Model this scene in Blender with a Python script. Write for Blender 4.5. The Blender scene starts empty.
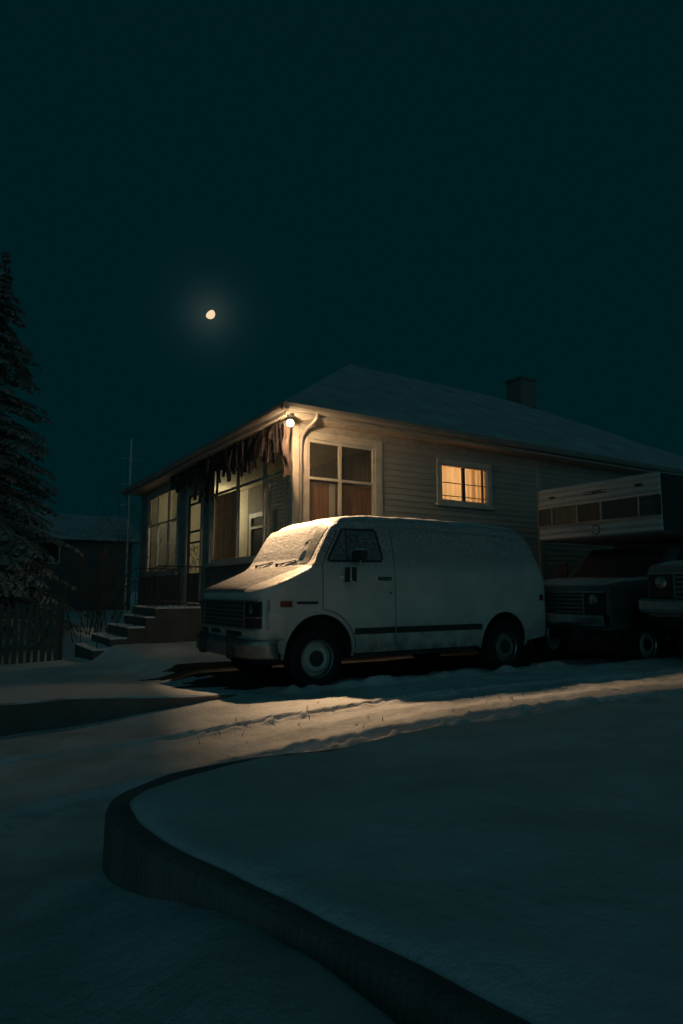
import bpy, bmesh, math, random
import numpy as np
from mathutils import Vector
random.seed(7); RNG = np.random.default_rng(11)
PI = math.pi
sc = bpy.context.scene
COL = sc.collection

# ------------------------------------------------------------------ helpers
def tag(o, label=None, cat=None, group=None, kind=None):
    if label: o['label'] = label
    if cat: o['category'] = cat
    if group: o['group'] = group
    if kind: o['kind'] = kind
    return o

def thing(name, loc, label, cat, group=None):
    o = bpy.data.objects.new(name, None); COL.objects.link(o)
    o.location = loc; o.empty_display_size = .2
    return tag(o, label, cat, group)

def wloc(o):
    v = Vector((0, 0, 0))
    while o is not None:
        v = v + o.location; o = o.parent
    return v

class MB:
    """collects shapes in world coordinates; build() makes them ONE mesh object"""
    def __init__(s): s.v = []; s.f = []
    def add(s, vs, fs):
        n = len(s.v); s.v += [tuple(p) for p in vs]; s.f += [tuple(i + n for i in q) for q in fs]; return s
    def box(s, x0, x1, y0, y1, z0, z1):
        return s.add([(x0,y0,z0),(x1,y0,z0),(x1,y1,z0),(x0,y1,z0),(x0,y0,z1),(x1,y0,z1),(x1,y1,z1),(x0,y1,z1)],
                     [(0,3,2,1),(4,5,6,7),(0,1,5,4),(1,2,6,5),(2,3,7,6),(3,0,4,7)])
    def hexa(s, b, t):
        return s.add(list(b) + list(t), [(3,2,1,0),(4,5,6,7),(0,1,5,4),(1,2,6,5),(2,3,7,6),(3,0,4,7)])
    def prism(s, poly, fn, a0, a1):
        n = len(poly)
        vs = [fn(p[0], p[1], a0) for p in poly] + [fn(p[0], p[1], a1) for p in poly]
        fs = [(i, (i+1) % n, n + (i+1) % n, n + i) for i in range(n)] + [tuple(range(n-1, -1, -1)), tuple(range(n, 2*n))]
        return s.add(vs, fs)
    def tube(s, pts, r, n=8, closed=False):
        P = [Vector(p) for p in pts]; m = len(P); R = r if isinstance(r, (list, tuple)) else [r] * m
        vs = []; up = None
        for i in range(m):
            if closed: d = P[(i+1) % m] - P[i-1]
            else: d = P[min(i+1, m-1)] - P[max(i-1, 0)]
            d = d.normalized() if d.length > 1e-9 else Vector((0,0,1))
            if up is None: up = Vector((0,0,1)) if abs(d.z) < .9 else Vector((1,0,0))
            a = up - d * up.dot(d)
            if a.length < 1e-6: a = Vector((1,0,0)).cross(d)
            a.normalize(); b = d.cross(a); up = a
            for k in range(n):
                t = 2*PI*k/n; vs.append(P[i] + (a*math.cos(t) + b*math.sin(t)) * R[i])
        fs = []
        for i in range(m if closed else m-1):
            j = (i+1) % m
            for k in range(n): fs.append((i*n+k, i*n+(k+1) % n, j*n+(k+1) % n, j*n+k))
        if not closed: fs += [tuple(range(n-1, -1, -1)), tuple(range((m-1)*n, m*n))]
        return s.add(vs, fs)
    def lathe(s, prof, ctr, axis, n=32):
        A = Vector(axis).normalized(); u = A.orthogonal().normalized(); w = A.cross(u); c = Vector(ctr)
        vs = []; m = len(prof)
        for (r, h) in prof:
            for k in range(n):
                t = 2*PI*k/n; vs.append(c + A*h + (u*math.cos(t) + w*math.sin(t))*max(r, 1e-4))
        fs = [(i*n+k, i*n+(k+1) % n, (i+1)*n+(k+1) % n, (i+1)*n+k) for i in range(m-1) for k in range(n)]
        return s.add(vs, fs)
    def grid(s, rows):
        n = len(rows[0]); m = len(rows)
        return s.add([p for r in rows for p in r], [(i*n+j, i*n+j+1, (i+1)*n+j+1, (i+1)*n+j) for i in range(m-1) for j in range(n-1)])
    def build(s, name, mat, parent=None, smooth=False, bevel=0, loc=None, recalc=True):
        o0 = wloc(parent) if parent is not None else Vector((0,0,0))
        org = o0 + (Vector(loc) - o0 if loc is not None else Vector((0,0,0)))
        me = bpy.data.meshes.new(name)
        me.from_pydata([tuple(Vector(p) - org) for p in s.v], [], s.f)
        if recalc:
            bm = bmesh.new(); bm.from_mesh(me); bmesh.ops.recalc_face_normals(bm, faces=bm.faces); bm.to_mesh(me); bm.free()
        if mat is not None: me.materials.append(mat)
        if smooth:
            me.polygons.foreach_set('use_smooth', [True]*len(me.polygons))
            if hasattr(me, 'set_sharp_from_angle'): me.set_sharp_from_angle(angle=math.radians(38))
        o = bpy.data.objects.new(name, me); COL.objects.link(o)
        if parent is not None: o.parent = parent
        o.location = org - o0
        if bevel:
            b = o.modifiers.new('edge', 'BEVEL'); b.width = bevel; b.segments = 2; b.limit_method = 'ANGLE'; b.angle_limit = math.radians(35)
        return o

def copy_tree(o, parent=None):
    c = o.copy(); COL.objects.link(c); c.parent = parent
    for ch in list(o.children): copy_tree(ch, c)
    return c

def ss(a, b, x):
    t = np.clip((np.asarray(x, float) - a) / (b - a), 0, 1); return t*t*(3 - 2*t)

_T = RNG.random((256, 256))
def vnoise(x, y):
    x = np.asarray(x, float); y = np.asarray(y, float)
    i = np.floor(x).astype(int); j = np.floor(y).astype(int); u = x - i; w = y - j
    u = u*u*(3-2*u); w = w*w*(3-2*w)
    g = lambda a, b: _T[a % 256, b % 256]
    return (g(i,j)*(1-u) + g(i+1,j)*u)*(1-w) + (g(i,j+1)*(1-u) + g(i+1,j+1)*u)*w - .5
def fbm(x, y, o=4):
    t = 0; a = 1
    for k in range(o): t = t + a*vnoise(x*2**k + 17.3*k, y*2**k + 5.1*k); a *= .5
    return t

# ------------------------------------------------------------------ materials
def mat(name, c1, c2=None, rough=.6, scale=6, lo=.35, hi=.65, detail=6, bump=0, bscale=None, metal=0, coat=0, stretch=None, spec=.5):
    m = bpy.data.materials.new(name); m.use_nodes = True; nt = m.node_tree; N = nt.nodes; L = nt.links
    p = N['Principled BSDF']; p.inputs['Roughness'].default_value = rough; p.inputs['Metallic'].default_value = metal
    p.inputs['Coat Weight'].default_value = coat; p.inputs['Specular IOR Level'].default_value = spec
    tc = N.new('ShaderNodeTexCoord'); src = tc.outputs['Object']
    if stretch:
        mp = N.new('ShaderNodeMapping'); mp.inputs['Scale'].default_value = stretch; L.new(src, mp.inputs['Vector']); src = mp.outputs[0]
    if c2 is None: c2 = tuple(v*.78 for v in c1)
    n = N.new('ShaderNodeTexNoise'); n.inputs['Scale'].default_value = scale; n.inputs['Detail'].default_value = detail
    L.new(src, n.inputs['Vector'])
    r = N.new('ShaderNodeValToRGB'); r.color_ramp.elements[0].position = lo; r.color_ramp.elements[1].position = hi
    r.color_ramp.elements[0].color = (*c2, 1); r.color_ramp.elements[1].color = (*c1, 1)
    L.new(n.outputs['Fac'], r.inputs['Fac']); L.new(r.outputs['Color'], p.inputs['Base Color'])
    if bump:
        bn = N.new('ShaderNodeTexNoise'); bn.inputs['Scale'].default_value = bscale or scale*6; bn.inputs['Detail'].default_value = 8
        L.new(src, bn.inputs['Vector'])
        b = N.new('ShaderNodeBump'); b.inputs['Strength'].default_value = 1; b.inputs['Distance'].default_value = bump
        L.new(bn.outputs['Fac'], b.inputs['Height']); L.new(b.outputs['Normal'], p.inputs['Normal'])
    m['p'] = 1
    return m

def emit(name, col, strength):
    m = bpy.data.materials.new(name); m.use_nodes = True; nt = m.node_tree
    nt.nodes.clear(); e = nt.nodes.new('ShaderNodeEmission'); o = nt.nodes.new('ShaderNodeOutputMaterial')
    e.inputs['Color'].default_value = (*col, 1); e.inputs['Strength'].default_value = strength
    nt.links.new(e.outputs[0], o.inputs[0]); return m

def pane_mat(name, tint=(.9,.92,.9), refl=.12, dirt=.1):
    """thin window glass: lets light straight through, with a little reflection and grime"""
    m = bpy.data.materials.new(name); m.use_nodes = True; nt = m.node_tree; N = nt.nodes; L = nt.links; N.clear()
    o = N.new('ShaderNodeOutputMaterial'); t = N.new('ShaderNodeBsdfTransparent'); g = N.new('ShaderNodeBsdfGlossy'); d = N.new('ShaderNodeBsdfDiffuse')
    t.inputs['Color'].default_value = (*tint, 1); g.inputs['Roughness'].default_value = .03; g.inputs['Color'].default_value = (.9,.9,.9,1)
    d.inputs['Color'].default_value = (.5,.48,.42,1)
    fr = N.new('ShaderNodeLayerWeight'); fr.inputs['Blend'].default_value = .5
    pw = N.new('ShaderNodeMath'); pw.operation = 'POWER'; pw.inputs[1].default_value = 4; L.new(fr.outputs['Facing'], pw.inputs[0])
    ad = N.new('ShaderNodeMath'); ad.operation = 'MULTIPLY_ADD'; ad.inputs[1].default_value = .6; ad.inputs[2].default_value = refl*.4; L.new(pw.outputs[0], ad.inputs[0])
    tc = N.new('ShaderNodeTexCoord'); n = N.new('ShaderNodeTexNoise'); n.inputs['Scale'].default_value = 5; n.inputs['Detail'].default_value = 6
    L.new(tc.outputs['Object'], n.inputs['Vector'])
    mu = N.new('ShaderNodeMath'); mu.operation = 'MULTIPLY'; mu.inputs[1].default_value = dirt*2; L.new(n.outputs['Fac'], mu.inputs[0])
    m1 = N.new('ShaderNodeMixShader'); L.new(mu.outputs[0], m1.inputs[0]); L.new(t.outputs[0], m1.inputs[1]); L.new(d.outputs[0], m1.inputs[2])
    m2 = N.new('ShaderNodeMixShader'); L.new(ad.outputs[0], m2.inputs[0]); L.new(m1.outputs[0], m2.inputs[1]); L.new(g.outputs[0], m2.inputs[2])
    L.new(m2.outputs[0], o.inputs[0]); return m

M = {}
def snow_mat(name, dirtamt, bump=.012):
    m = mat(name, (.80,.81,.83), (.80-dirtamt,.80-dirtamt*1.02,.81-dirtamt*1.06), .75, 2.2, .38, .6, 8, 0)
    nt = m.node_tree; N = nt.nodes; L = nt.links; p = N['Principled BSDF']; tc = N['Texture Coordinate']
    a = N.new('ShaderNodeTexNoise'); a.inputs['Scale'].default_value = 14; a.inputs['Detail'].default_value = 10; a.inputs['Roughness'].default_value = .65
    b = N.new('ShaderNodeTexNoise'); b.inputs['Scale'].default_value = 120; b.inputs['Detail'].default_value = 4
    L.new(tc.outputs['Object'], a.inputs['Vector']); L.new(tc.outputs['Object'], b.inputs['Vector'])
    k = N.new('ShaderNodeMath'); k.operation = 'MULTIPLY_ADD'; k.inputs[1].default_value = .18
    L.new(b.outputs['Fac'], k.inputs[0]); L.new(a.outputs['Fac'], k.inputs[2])
    bp = N.new('ShaderNodeBump'); bp.inputs['Distance'].default_value = bump; bp.inputs['Strength'].default_value = 1
    L.new(k.outputs[0], bp.inputs['Height']); L.new(bp.outputs['Normal'], p.inputs['Normal'])
    return m
M['snow'] = snow_mat('fresh_snow', .06)
M['snow_lane'] = snow_mat('driven_snow', .20, .025)
M['snow_bank'] = snow_mat('bank_snow', .10, .016)
M['snow_roof'] = mat('crusted_roof_snow', (.56,.57,.58), (.40,.40,.40), .8, 1.6, .35, .65, 9, .02, 12)
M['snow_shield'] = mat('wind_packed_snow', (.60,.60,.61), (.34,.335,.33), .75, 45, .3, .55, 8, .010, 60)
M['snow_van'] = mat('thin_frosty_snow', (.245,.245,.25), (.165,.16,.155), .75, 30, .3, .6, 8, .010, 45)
M['concrete'] = mat('concrete', (.22,.215,.205), (.13,.127,.12), .9, 3, .3, .7, 9, .010, 40, stretch=(1.4,1.4,.4))
M['step'] = mat('old_step_concrete', (.11,.108,.10), (.07,.067,.063), .9, 3, .3, .7, 8, .006, 40)
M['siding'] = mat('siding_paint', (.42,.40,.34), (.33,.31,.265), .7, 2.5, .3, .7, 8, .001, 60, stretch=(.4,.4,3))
M['trim'] = mat('trim_paint', (.58,.545,.47), (.43,.40,.34), .55, 5, .3, .6, 8, .0008, 60)
M['trim_dim'] = mat('weathered_trim', (.42,.40,.36), (.28,.27,.24), .65, 5, .3, .6, 8, .0008, 60)
M['soffit'] = mat('soffit_paint', (.52,.46,.38), (.42,.37,.31), .7, 4, .3, .7)
M['gutter'] = mat('gutter_metal', (.30,.285,.25), (.22,.21,.19), .45, 3, .3, .7)
M['wood'] = mat('red_wood', (.38,.175,.095), (.20,.085,.045), .5, 3, .3, .7, 8, .0015, 25, stretch=(9,9,.6))
M['cloth'] = mat('old_cloth', (.05,.038,.036), (.022,.018,.02), .95, 4, .3, .7, 8, .004, 50, stretch=(6,6,.8))
M['blind'] = mat('cream_blind', (.62,.56,.38), (.52,.47,.32), .8, 3, .3, .7)

def cloth_mat(name, c1, c2, k=.6):
    m = mat(name, c1, c2, .9, 3, .3, .7, stretch=(1,6,1)); nt = m.node_tree; N = nt.nodes; L = nt.links
    t = N.new('ShaderNodeBsdfTranslucent'); x = N.new('ShaderNodeMixShader'); x.inputs[0].default_value = k
    L.new(N['Color Ramp'].outputs['Color'], t.inputs[0]); L.new(N['Principled BSDF'].outputs[0], x.inputs[1]); L.new(t.outputs[0], x.inputs[2]); L.new(x.outputs[0], N['Material Output'].inputs[0]); return m
M['inner'] = mat('porch_inner_wall', (.44,.40,.30), (.36,.32,.24), .8, 2, .3, .7)
M['dark'] = mat('dark_void', (.06,.06,.06), (.04,.04,.04), .8, 4)
M['black'] = mat('black_rubber', (.05,.05,.05), (.03,.03,.03), .65, 10, bump=.001)
M['chrome'] = mat('dull_chrome', (.55,.55,.55), (.38,.38,.38), .28, 8, metal=1)
M['steel'] = mat('wheel_paint', (.66,.63,.58), (.42,.39,.35), .5, 9, .3, .65, 8)
M['iron'] = mat('dark_iron', (.05,.05,.05), (.03,.03,.03), .5, 10)
M['alu'] = mat('grey_aluminium', (.45,.45,.45), (.35,.35,.35), .4, 10, metal=.8)
M['mast'] = mat('pale_mast', (.75,.75,.74), (.6,.6,.6), .6, 10)
M['pane'] = pane_mat('window_glass')
M['pane_clear'] = pane_mat('clear_glass', (.95,.95,.95), .03, .03)
M['amber'] = mat('amber_lens', (.27,.075,.035), (.20,.05,.025), .25, 10)
M['shaded_steel'] = mat('shaded_wheel_paint', (.24,.225,.20), (.12,.11,.10), .7, 7, .3, .7, 8)  # darker copy of the wheel paint, rear wheel shade put into its colour
M['tyre'] = mat('tyre_rubber', (.018,.018,.018), (.011,.011,.011), .8, 10)
M['bumper'] = mat('tarnished_bumper', (.36,.35,.33), (.20,.19,.18), .42, 6, .3, .7, 8, metal=.85)
M['smoke'] = mat('grimy_amber_lens', (.055,.03,.02), (.035,.022,.018), .3, 10)
M['redlens'] = mat('red_lens', (.20,.03,.03), (.14,.02,.02), .2, 10)
M['bark'] = mat('bark', (.07,.055,.045), (.04,.032,.028), .9, 8, bump=.01)
M['needle'] = mat('pale_needles', (.32,.35,.35), (.20,.23,.23), .85, 5, .35, .6)  # needle colour lightened to stand in for lifted shadow tones
M['twig'] = mat('twig_bark', (.085,.07,.055), (.05,.04,.035), .9, 8)
M['fence'] = mat('fence_wood', (.10,.10,.095), (.065,.063,.06), .8, 4, stretch=(6,6,.6), bump=.001, bscale=20)
M['roof_shingle'] = mat('shingle', (.10,.10,.10), (.06,.06,.06), .9, 12, bump=.01)
M['brick'] = mat('brick', (.26,.23,.21), (.19,.165,.15), .9, 12, bump=.004)

# van paint: dirty off-white, frost grain on the upper side, road grime low down
def van_paint():
    m = bpy.data.materials.new('van_paint'); m.use_nodes = True; nt = m.node_tree; N = nt.nodes; L = nt.links
    p = N['Principled BSDF']; p.inputs['Roughness'].default_value = .38; p.inputs['Coat Weight'].default_value = .15
    tc = N.new('ShaderNodeTexCoord'); sx = N.new('ShaderNodeSeparateXYZ'); L.new(tc.outputs['Object'], sx.inputs[0])
    def noise(s, d=6, r=.5):
        n = N.new('ShaderNodeTexNoise'); n.inputs['Scale'].default_value = s; n.inputs['Detail'].default_value = d; n.inputs['Roughness'].default_value = r
        L.new(tc.outputs['Object'], n.inputs['Vector']); return n.outputs['Fac']
    def ramp(src, a, b):
        r = N.new('ShaderNodeMapRange'); r.inputs['From Min'].default_value = a; r.inputs['From Max'].default_value = b; L.new(src, r.inputs['Value']); return r.outputs[0]
    def mth(op, a, b):
        k = N.new('ShaderNodeMath'); k.operation = op
        for i, v in enumerate((a, b)):
            if isinstance(v, (int, float)): k.inputs[i].default_value = v
            else: L.new(v, k.inputs[i])
        return k.outputs[0]
    def mix(f, a, b):
        x = N.new('ShaderNodeMix'); x.data_type = 'RGBA'; L.new(f, x.inputs['Factor'])
        for i, v in ((6, a), (7, b)):
            if isinstance(v, tuple): x.inputs[i].default_value = (*v, 1)
            else: L.new(v, x.inputs[i])
        return x.outputs[2]
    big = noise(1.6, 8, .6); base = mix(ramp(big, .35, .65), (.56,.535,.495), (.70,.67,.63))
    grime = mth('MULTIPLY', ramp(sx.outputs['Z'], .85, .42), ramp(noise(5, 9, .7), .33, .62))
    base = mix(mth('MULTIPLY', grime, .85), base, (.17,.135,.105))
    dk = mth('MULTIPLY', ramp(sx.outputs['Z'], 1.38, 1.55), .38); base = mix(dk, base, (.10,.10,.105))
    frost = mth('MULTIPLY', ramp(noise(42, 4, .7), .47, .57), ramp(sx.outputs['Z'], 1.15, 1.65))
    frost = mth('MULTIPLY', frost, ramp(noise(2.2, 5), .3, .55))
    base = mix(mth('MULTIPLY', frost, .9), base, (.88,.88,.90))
    L.new(base, p.inputs['Base Color'])
    rg = mth('ADD', mth('MULTIPLY', frost, .4), mth('ADD', .36, mth('MULTIPLY', grime, .35))); L.new(rg, p.inputs['Roughness'])
    b = N.new('ShaderNodeBump'); b.inputs['Distance'].default_value = .008; b.inputs['Strength'].default_value = 1
    L.new(mth('ADD', frost, mth('MULTIPLY', noise(3, 2), .6)), b.inputs['Height']); L.new(b.outputs['Normal'], p.inputs['Normal'])
    return m
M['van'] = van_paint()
def frosted_glass():
    m = mat('frosted_car_glass', (.30,.32,.33), (.07,.08,.085), .45, 34, .40, .62, 4, .004, 40, stretch=(1,1,2.2))
    return m
M['carglass'] = frosted_glass()
M['truckglass'] = mat('frosty_truck_glass', (.03,.034,.036), (.06,.065,.067), .6, 40, .42, .62, 3, .003, 60, spec=.2)
M['darkglass'] = mat('dark_glass', (.01,.012,.013), (.02,.022,.024), .12, 10)
M['truck'] = mat('dark_truck_paint', (.13,.14,.145), (.08,.088,.094), .3, 3, coat=.4)
M['truck2'] = mat('grey_truck_paint', (.20,.20,.195), (.13,.13,.125), .35, 3, coat=.3)

# ------------------------------------------------------------------ terrain
def lane(X):
    return .25*ss(-3.4, .6, X) - .05 + np.minimum(0, X + 3.2)*.035*(X > -40) - 1.3*(X <= -40)
def yard(Y, X=-9.): return np.maximum(.20 - .085*ss(-2.9, -1.05, X)*(np.asarray(Y) < 4) - .064*np.maximum(Y + .3, 0), -.55)
EDGE = -.32
def ground_z(X, Y, detail=True):
    X = np.asarray(X, float); Y = np.asarray(Y, float)
    wx = ss(-1.2, -.6, X)
    pad = .05 + 0*X
    back = yard(Y, X)*(1-wx) + pad*wx
    wl = ss(-4.6, -3.4, X)                       # beyond the street edge there is no yard
    back = back*wl + (lane(X) - .05)*(1-wl)*(Y < 6) + yard(Y)*(1-wl)*(Y >= 6)
    half = .02 + .50*wx
    ctr = EDGE*(1-wx) + (-.72)*wx
    t = ss(0, 1, (Y - (ctr - half)) / (2*half))
    z = lane(X)*(1-t) + back*t
    zs_ = np.interp(Y, [-9,-7,-5.4,-4.6,-4.05,-3.4], [.34,.33,.29,.195,.11,.0])
    z = z + ss(-2.4, -2.9, X)*ss(-3.2, -3.6, Y)*np.maximum(zs_ - z, 0)*(.45 + .55*np.exp(-((X + 3.0)/.30)**2))
    if detail:
        near = ss(30, 12, np.hypot(X, Y))
        inlane = ss(-.2, -.6, Y)
        z = z + near*(.035*fbm(X*.6, Y*.6, 3) + .007*fbm(X*3.1, Y*4.3, 3) + .005*fbm(X*9, Y*12, 3))
        # wheel ruts running along the drive, with broken edges
        for (kx, ky, dep, w, ph) in (((-6,-3.3,-1.9,-1.24,-.73,.6,2,6), (-1.36,-1.36,-1.44,-1.57,-1.69,-1.83,-1.95,-2.3), .055, .042, 0.),
                                  ((-6,-2.7,-1.8,-1.2,-.46,.7,1.85,6), (-2.62,-2.55,-2.50,-2.58,-2.72,-2.85,-2.98,-3.5), .065, .060, 3.),
                                  ((-6,0,6), (-2.0,-2.25,-2.6), .014, .10, 5.)):
            yy = np.interp(X, kx, ky) + .025*vnoise(X*1.3 + ph*9, X*0 + ph)
            d = Y - yy
            crumb = np.clip(1 + .9*fbm(X*14 + ph, Y*14, 3), .2, 2)
            rim = np.maximum(0, fbm(X*11 + ph*3, Y*11, 3) + .12)
            z = z + inlane*near*(-dep*np.exp(-(d/w)**2) + dep*crumb*(.25 + rim*.9)*np.exp(-((d + w*2.0)/(w*1.1))**2) + dep*.35*crumb*np.exp(-((d - w*1.7)/(w*.7))**2))
        z = z + inlane*near*.02*np.maximum(fbm(X*7, Y*7, 3) - .25, 0)
        # heaped snow along the tyres
        z = z + near*.07*np.exp(-((Y + .22)/.16)**2)*ss(-.8, -.3, X)*ss(4.3, 3.9, X)*(1 + 1.5*fbm(X*4, Y*4, 3))
    return z
def gz(x, y): return float(ground_z(np.array([x]), np.array([y]))[0])

def cat(*a): return np.unique(np.round(np.concatenate(a), 4))
xs = cat(np.array([-400,-250,-150,-90,-60,-45,-41,-39.5,-32,-25,-19,-15]), np.arange(-12,-5.5,.35), np.arange(-5.5,-3.6,.05), np.arange(-3.6,3.2,.03), np.arange(3.2,5.6,.06), np.arange(5.6,12,.3), np.array([14,18,24,32,45,70,110,180,300,450]))
ys = cat(np.array([-300,-200,-120,-70,-40,-28,-20,-15,-12]), np.arange(-10,-6.6,.25), np.arange(-6.6,-3.4,.06), np.arange(-3.4,-.5,.022), np.arange(-.5,1.2,.034), np.arange(1.2,5,.14), np.arange(5,14,.4), np.array([16,19,23,28,34,42,55,75,110,180,300,500]))
XX, YY = np.meshgrid(xs, ys); ZZ = ground_z(XX, YY)
def terrain(name, mask, m):
    idx = -np.ones(XX.shape, int); vs = []; fs = []
    ny, nx = XX.shape
    cx = (XX[:-1,:-1] + XX[1:,1:])/2; cy = (YY[:-1,:-1] + YY[1:,1:])/2
    keep = mask(cx, cy); iy, ix = np.nonzero(keep)
    use = np.zeros(XX.shape, bool)
    for dy in (0,1):
        for dx in (0,1): use[iy+dy, ix+dx] = True
    idx[use] = np.arange(use.sum())
    me = bpy.data.meshes.new(name)
    V = np.stack([XX[use], YY[use], ZZ[use]], 1)
    Fc = np.stack([idx[iy,ix], idx[iy,ix+1], idx[iy+1,ix+1], idx[iy+1,ix]], 1)
    me.from_pydata(V.tolist(), [], Fc.tolist()); me.materials.append(m)
    me.polygons.foreach_set('use_smooth', [True]*len(me.polygons))
    o = bpy.data.objects.new(name, me); COL.objects.link(o); tag(o, kind='structure'); return o
is_lane = lambda x, y: (x > -3.6) & (y < np.where(x < -1.05, EDGE, 2.9)) & (x < 40)
is_street = lambda x, y: (x <= -3.6) & (y < 6)
is_pad = lambda x, y: (x > -1.05 + .25*np.sin(y*5) + .15*np.sin(y*13)) & (x < 18) & (y > .38 + .10*np.sin(x*3.1) + .06*np.sin(x*9.7)) & (y < 3.0)
terrain('driveway', lambda x, y: is_lane(x, y) & ~is_pad(x, y), M['snow_lane'])
terrain('street', is_street, M['snow_lane'])
M['bare'] = mat('bare_gravel', (.035,.033,.03), (.018,.017,.016), .9, 5, .35, .7, 9, .02, 60)
is_pad = lambda x, y: (x > -1.05 + .25*np.sin(y*5) + .15*np.sin(y*13)) & (x < 18) & (y > .38 + .10*np.sin(x*3.1) + .06*np.sin(x*9.7)) & (y < 3.0)
terrain('parking_pad', is_pad, M['bare'])
terrain('yard', lambda x, y: ~is_lane(x, y) & ~is_street(x, y) & ~is_pad(x, y), M['snow'])

# low wall that holds the yard above the drive
t = thing('low_wall', (-1.3, EDGE, 0), 'low dark kerb wall holding the snowy yard above the drive left of the van', 'wall')
mb = MB(); X = np.linspace(-4.5, -1.12, 40); rows = [[], [], [], []]
for x in X:
    top = float(yard(np.array([-.3]), np.array([x]))[0]) - .012 + .012*float(vnoise(x*3, 4.))
    rows[0].append((x, EDGE-.055, -.6)); rows[1].append((x, EDGE-.05, top-.015)); rows[2].append((x, EDGE-.035, top)); rows[3].append((x, EDGE+.1, top))
mb.grid(rows); mb.build('coping', mat('kerb_stone', (.17,.165,.155), (.10,.095,.09), .9, 3, .3, .7, 8, .006, 40), t, smooth=True)

# raised bank in the foreground and the curved wall that holds it
edge = [(40,-9),(22,-6.6),(12,-5.0),(6,-4.0),(3.2,-3.56),(1.44,-3.36),(0.2,-3.26),(-.82,-3.2),(-1.63,-3.22),(-2.2,-3.29),(-2.64,-3.4),(-2.86,-3.52),(-2.97,-3.62),(-3.02,-3.72),(-3.035,-3.86),(-3.03,-4.02),(-2.99,-4.26),(-2.94,-4.42),(-2.89,-4.59),(-2.85,-4.74),(-2.81,-4.88),(-2.75,-5.11),(-2.69,-5.36),(-2.64,-5.6),(-2.57,-5.9),(-2.45,-6.4),(-2.2,-7.4),(-1.6,-9.5),(-1.0,-12)]
def resample(pts, step):
    P = np.array(pts, float); out = []
    n = len(P)
    for i in range(n-1):
        p0 = P[max(i-1,0)]; p1 = P[i]; p2 = P[i+1]; p3 = P[min(i+2,n-1)]
        k = max(1, int(np.hypot(*(p2-p1))/step))
        for j in range(k):
            t = j/k
            out.append(.5*((2*p1) + (-p0+p2)*t + (2*p0-5*p1+4*p2-p3)*t*t + (-p0+3*p1-3*p2+p3)*t**3))
    out.append(P[-1]); return np.array(out)
E_ = resample(edge, .05)
ctr = np.array([3.5, -12.0])
def bank_z(x, y): return .30 + .04*fbm(x*.6 + 3, y*.6, 3) + .022*fbm(x*1.7, y*2.1, 4) + .012*fbm(x*6, y*6, 4)
d = ctr - E_; ln = np.hypot(d[:,0], d[:,1]); nrm = d/ln[:,None]
offs = [0., .006, .02, .05] + [.1 + .055*k for k in range(52)] + [3.05, 3.3, 3.6, 4., 4.6, 5.4, 6.5]
drop = [.13, .055, .025, .010, .003] + [0]*80
wob = .05*fbm(E_[:,0]*3, E_[:,1]*3, 4)
rows = []
for o_, dr in zip(offs, drop):
    q = E_ + nrm*np.minimum(o_ + (wob if o_ < .3 else wob*0), ln*.97)[:,None]
    z = bank_z(q[:,0], q[:,1]) - dr - .02*np.exp(-o_/.2)
    rows.append([(a, b, c) for (a, b), c in zip(q.tolist(), np.asarray(z).tolist())])
mb = MB(); mb.grid(rows)
o = mb.build('snow_bank', M['snow_bank'], smooth=False, recalc=False)
o.data.polygons.foreach_set('use_smooth', [True]*len(o.data.polygons)); tag(o, kind='structure')
t = thing('retaining_wall', (-3.03, -3.86, 0), 'curved concrete retaining wall rounding the corner of the foreground snow bank', 'wall')
mb = MB(); tn = np.gradient(E_, axis=0); tn /= np.hypot(tn[:,0], tn[:,1])[:,None]; out = np.stack([tn[:,1], -tn[:,0]], 1)
s_ = np.sign((out*nrm).sum(1)); out = -out*s_[:,None]
K = 12
rows = [[] for _ in range(K)]
for (x, y), (ox, oy) in zip(E_[:], out):
    if x > 3.5: continue
    f_ = float(ss(-1.2, -2.8, np.array([x]))[0])           # full wall on the street side, a bare lip along the drive
    th = .02 + .05*f_; zt = .215 + .065*f_ + .006*float(vnoise(np.array(x*5), np.array(y*5)))
    prof = [(-.05, zt-.02), (.0, zt), (th*.6, zt), (th*.85, zt-.008), (th, zt-.03)] + [(th + .012*k/6, zt-.03 - (zt+.57)*k/6) for k in range(1, 8)]
    for r, (q, z) in zip(rows, prof): r.append((x + ox*q, y + oy*q, z))
mb.grid(rows); mb.build('wall_face', M['concrete'], t, smooth=True)

# frozen clods and grit thrown up beside the ruts, dry stems poking through
mb = MB()
for _ in range(420):
    x = random.uniform(-3.2, 3.6); y = random.choice([random.gauss(-2.72, .12), random.gauss(-2.95, .14), random.gauss(-1.62, .18), random.uniform(-3.1, -.5)]) - .03*(x+.5)
    r = random.uniform(.004, .013)*(1 if random.random() < .93 else 1.8); z = gz(x, y)
    vs = []
    for dx, dy, dz in ((1,0,0),(-1,0,0),(0,1,0),(0,-1,0),(0,0,1),(0,0,-1)):
        k = random.uniform(.6, 1.3)*r; vs.append((x+dx*k, y+dy*k, z+dz*k*.8))
    mb.add(vs, [(0,2,4),(2,1,4),(1,3,4),(3,0,4),(2,0,5),(1,2,5),(3,1,5),(0,3,5)])
tag(mb.build('snow_clods', M['snow_lane']), 'small frozen clods of dirty snow scattered along the drive ruts', 'snow clods', kind='stuff')
mb = MB()
for _ in range(24):
    x = random.uniform(-2.0, 1.2); y = random.uniform(-2.5, -.9) ; z = gz(x, y) - .01
    for k in range(random.randint(1, 4)):
        a = random.uniform(0, 2*PI); h = random.uniform(.02, .06)*(1.5 if random.random() < .15 else 1); l = random.uniform(.1, .5)*h
        mb.tube([(x,y,z),(x+math.cos(a)*l*.4, y+math.sin(a)*l*.4, z+h*.6),(x+math.cos(a)*l, y+math.sin(a)*l, z+h)], [.0022,.0016,.0008], 4)
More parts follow.
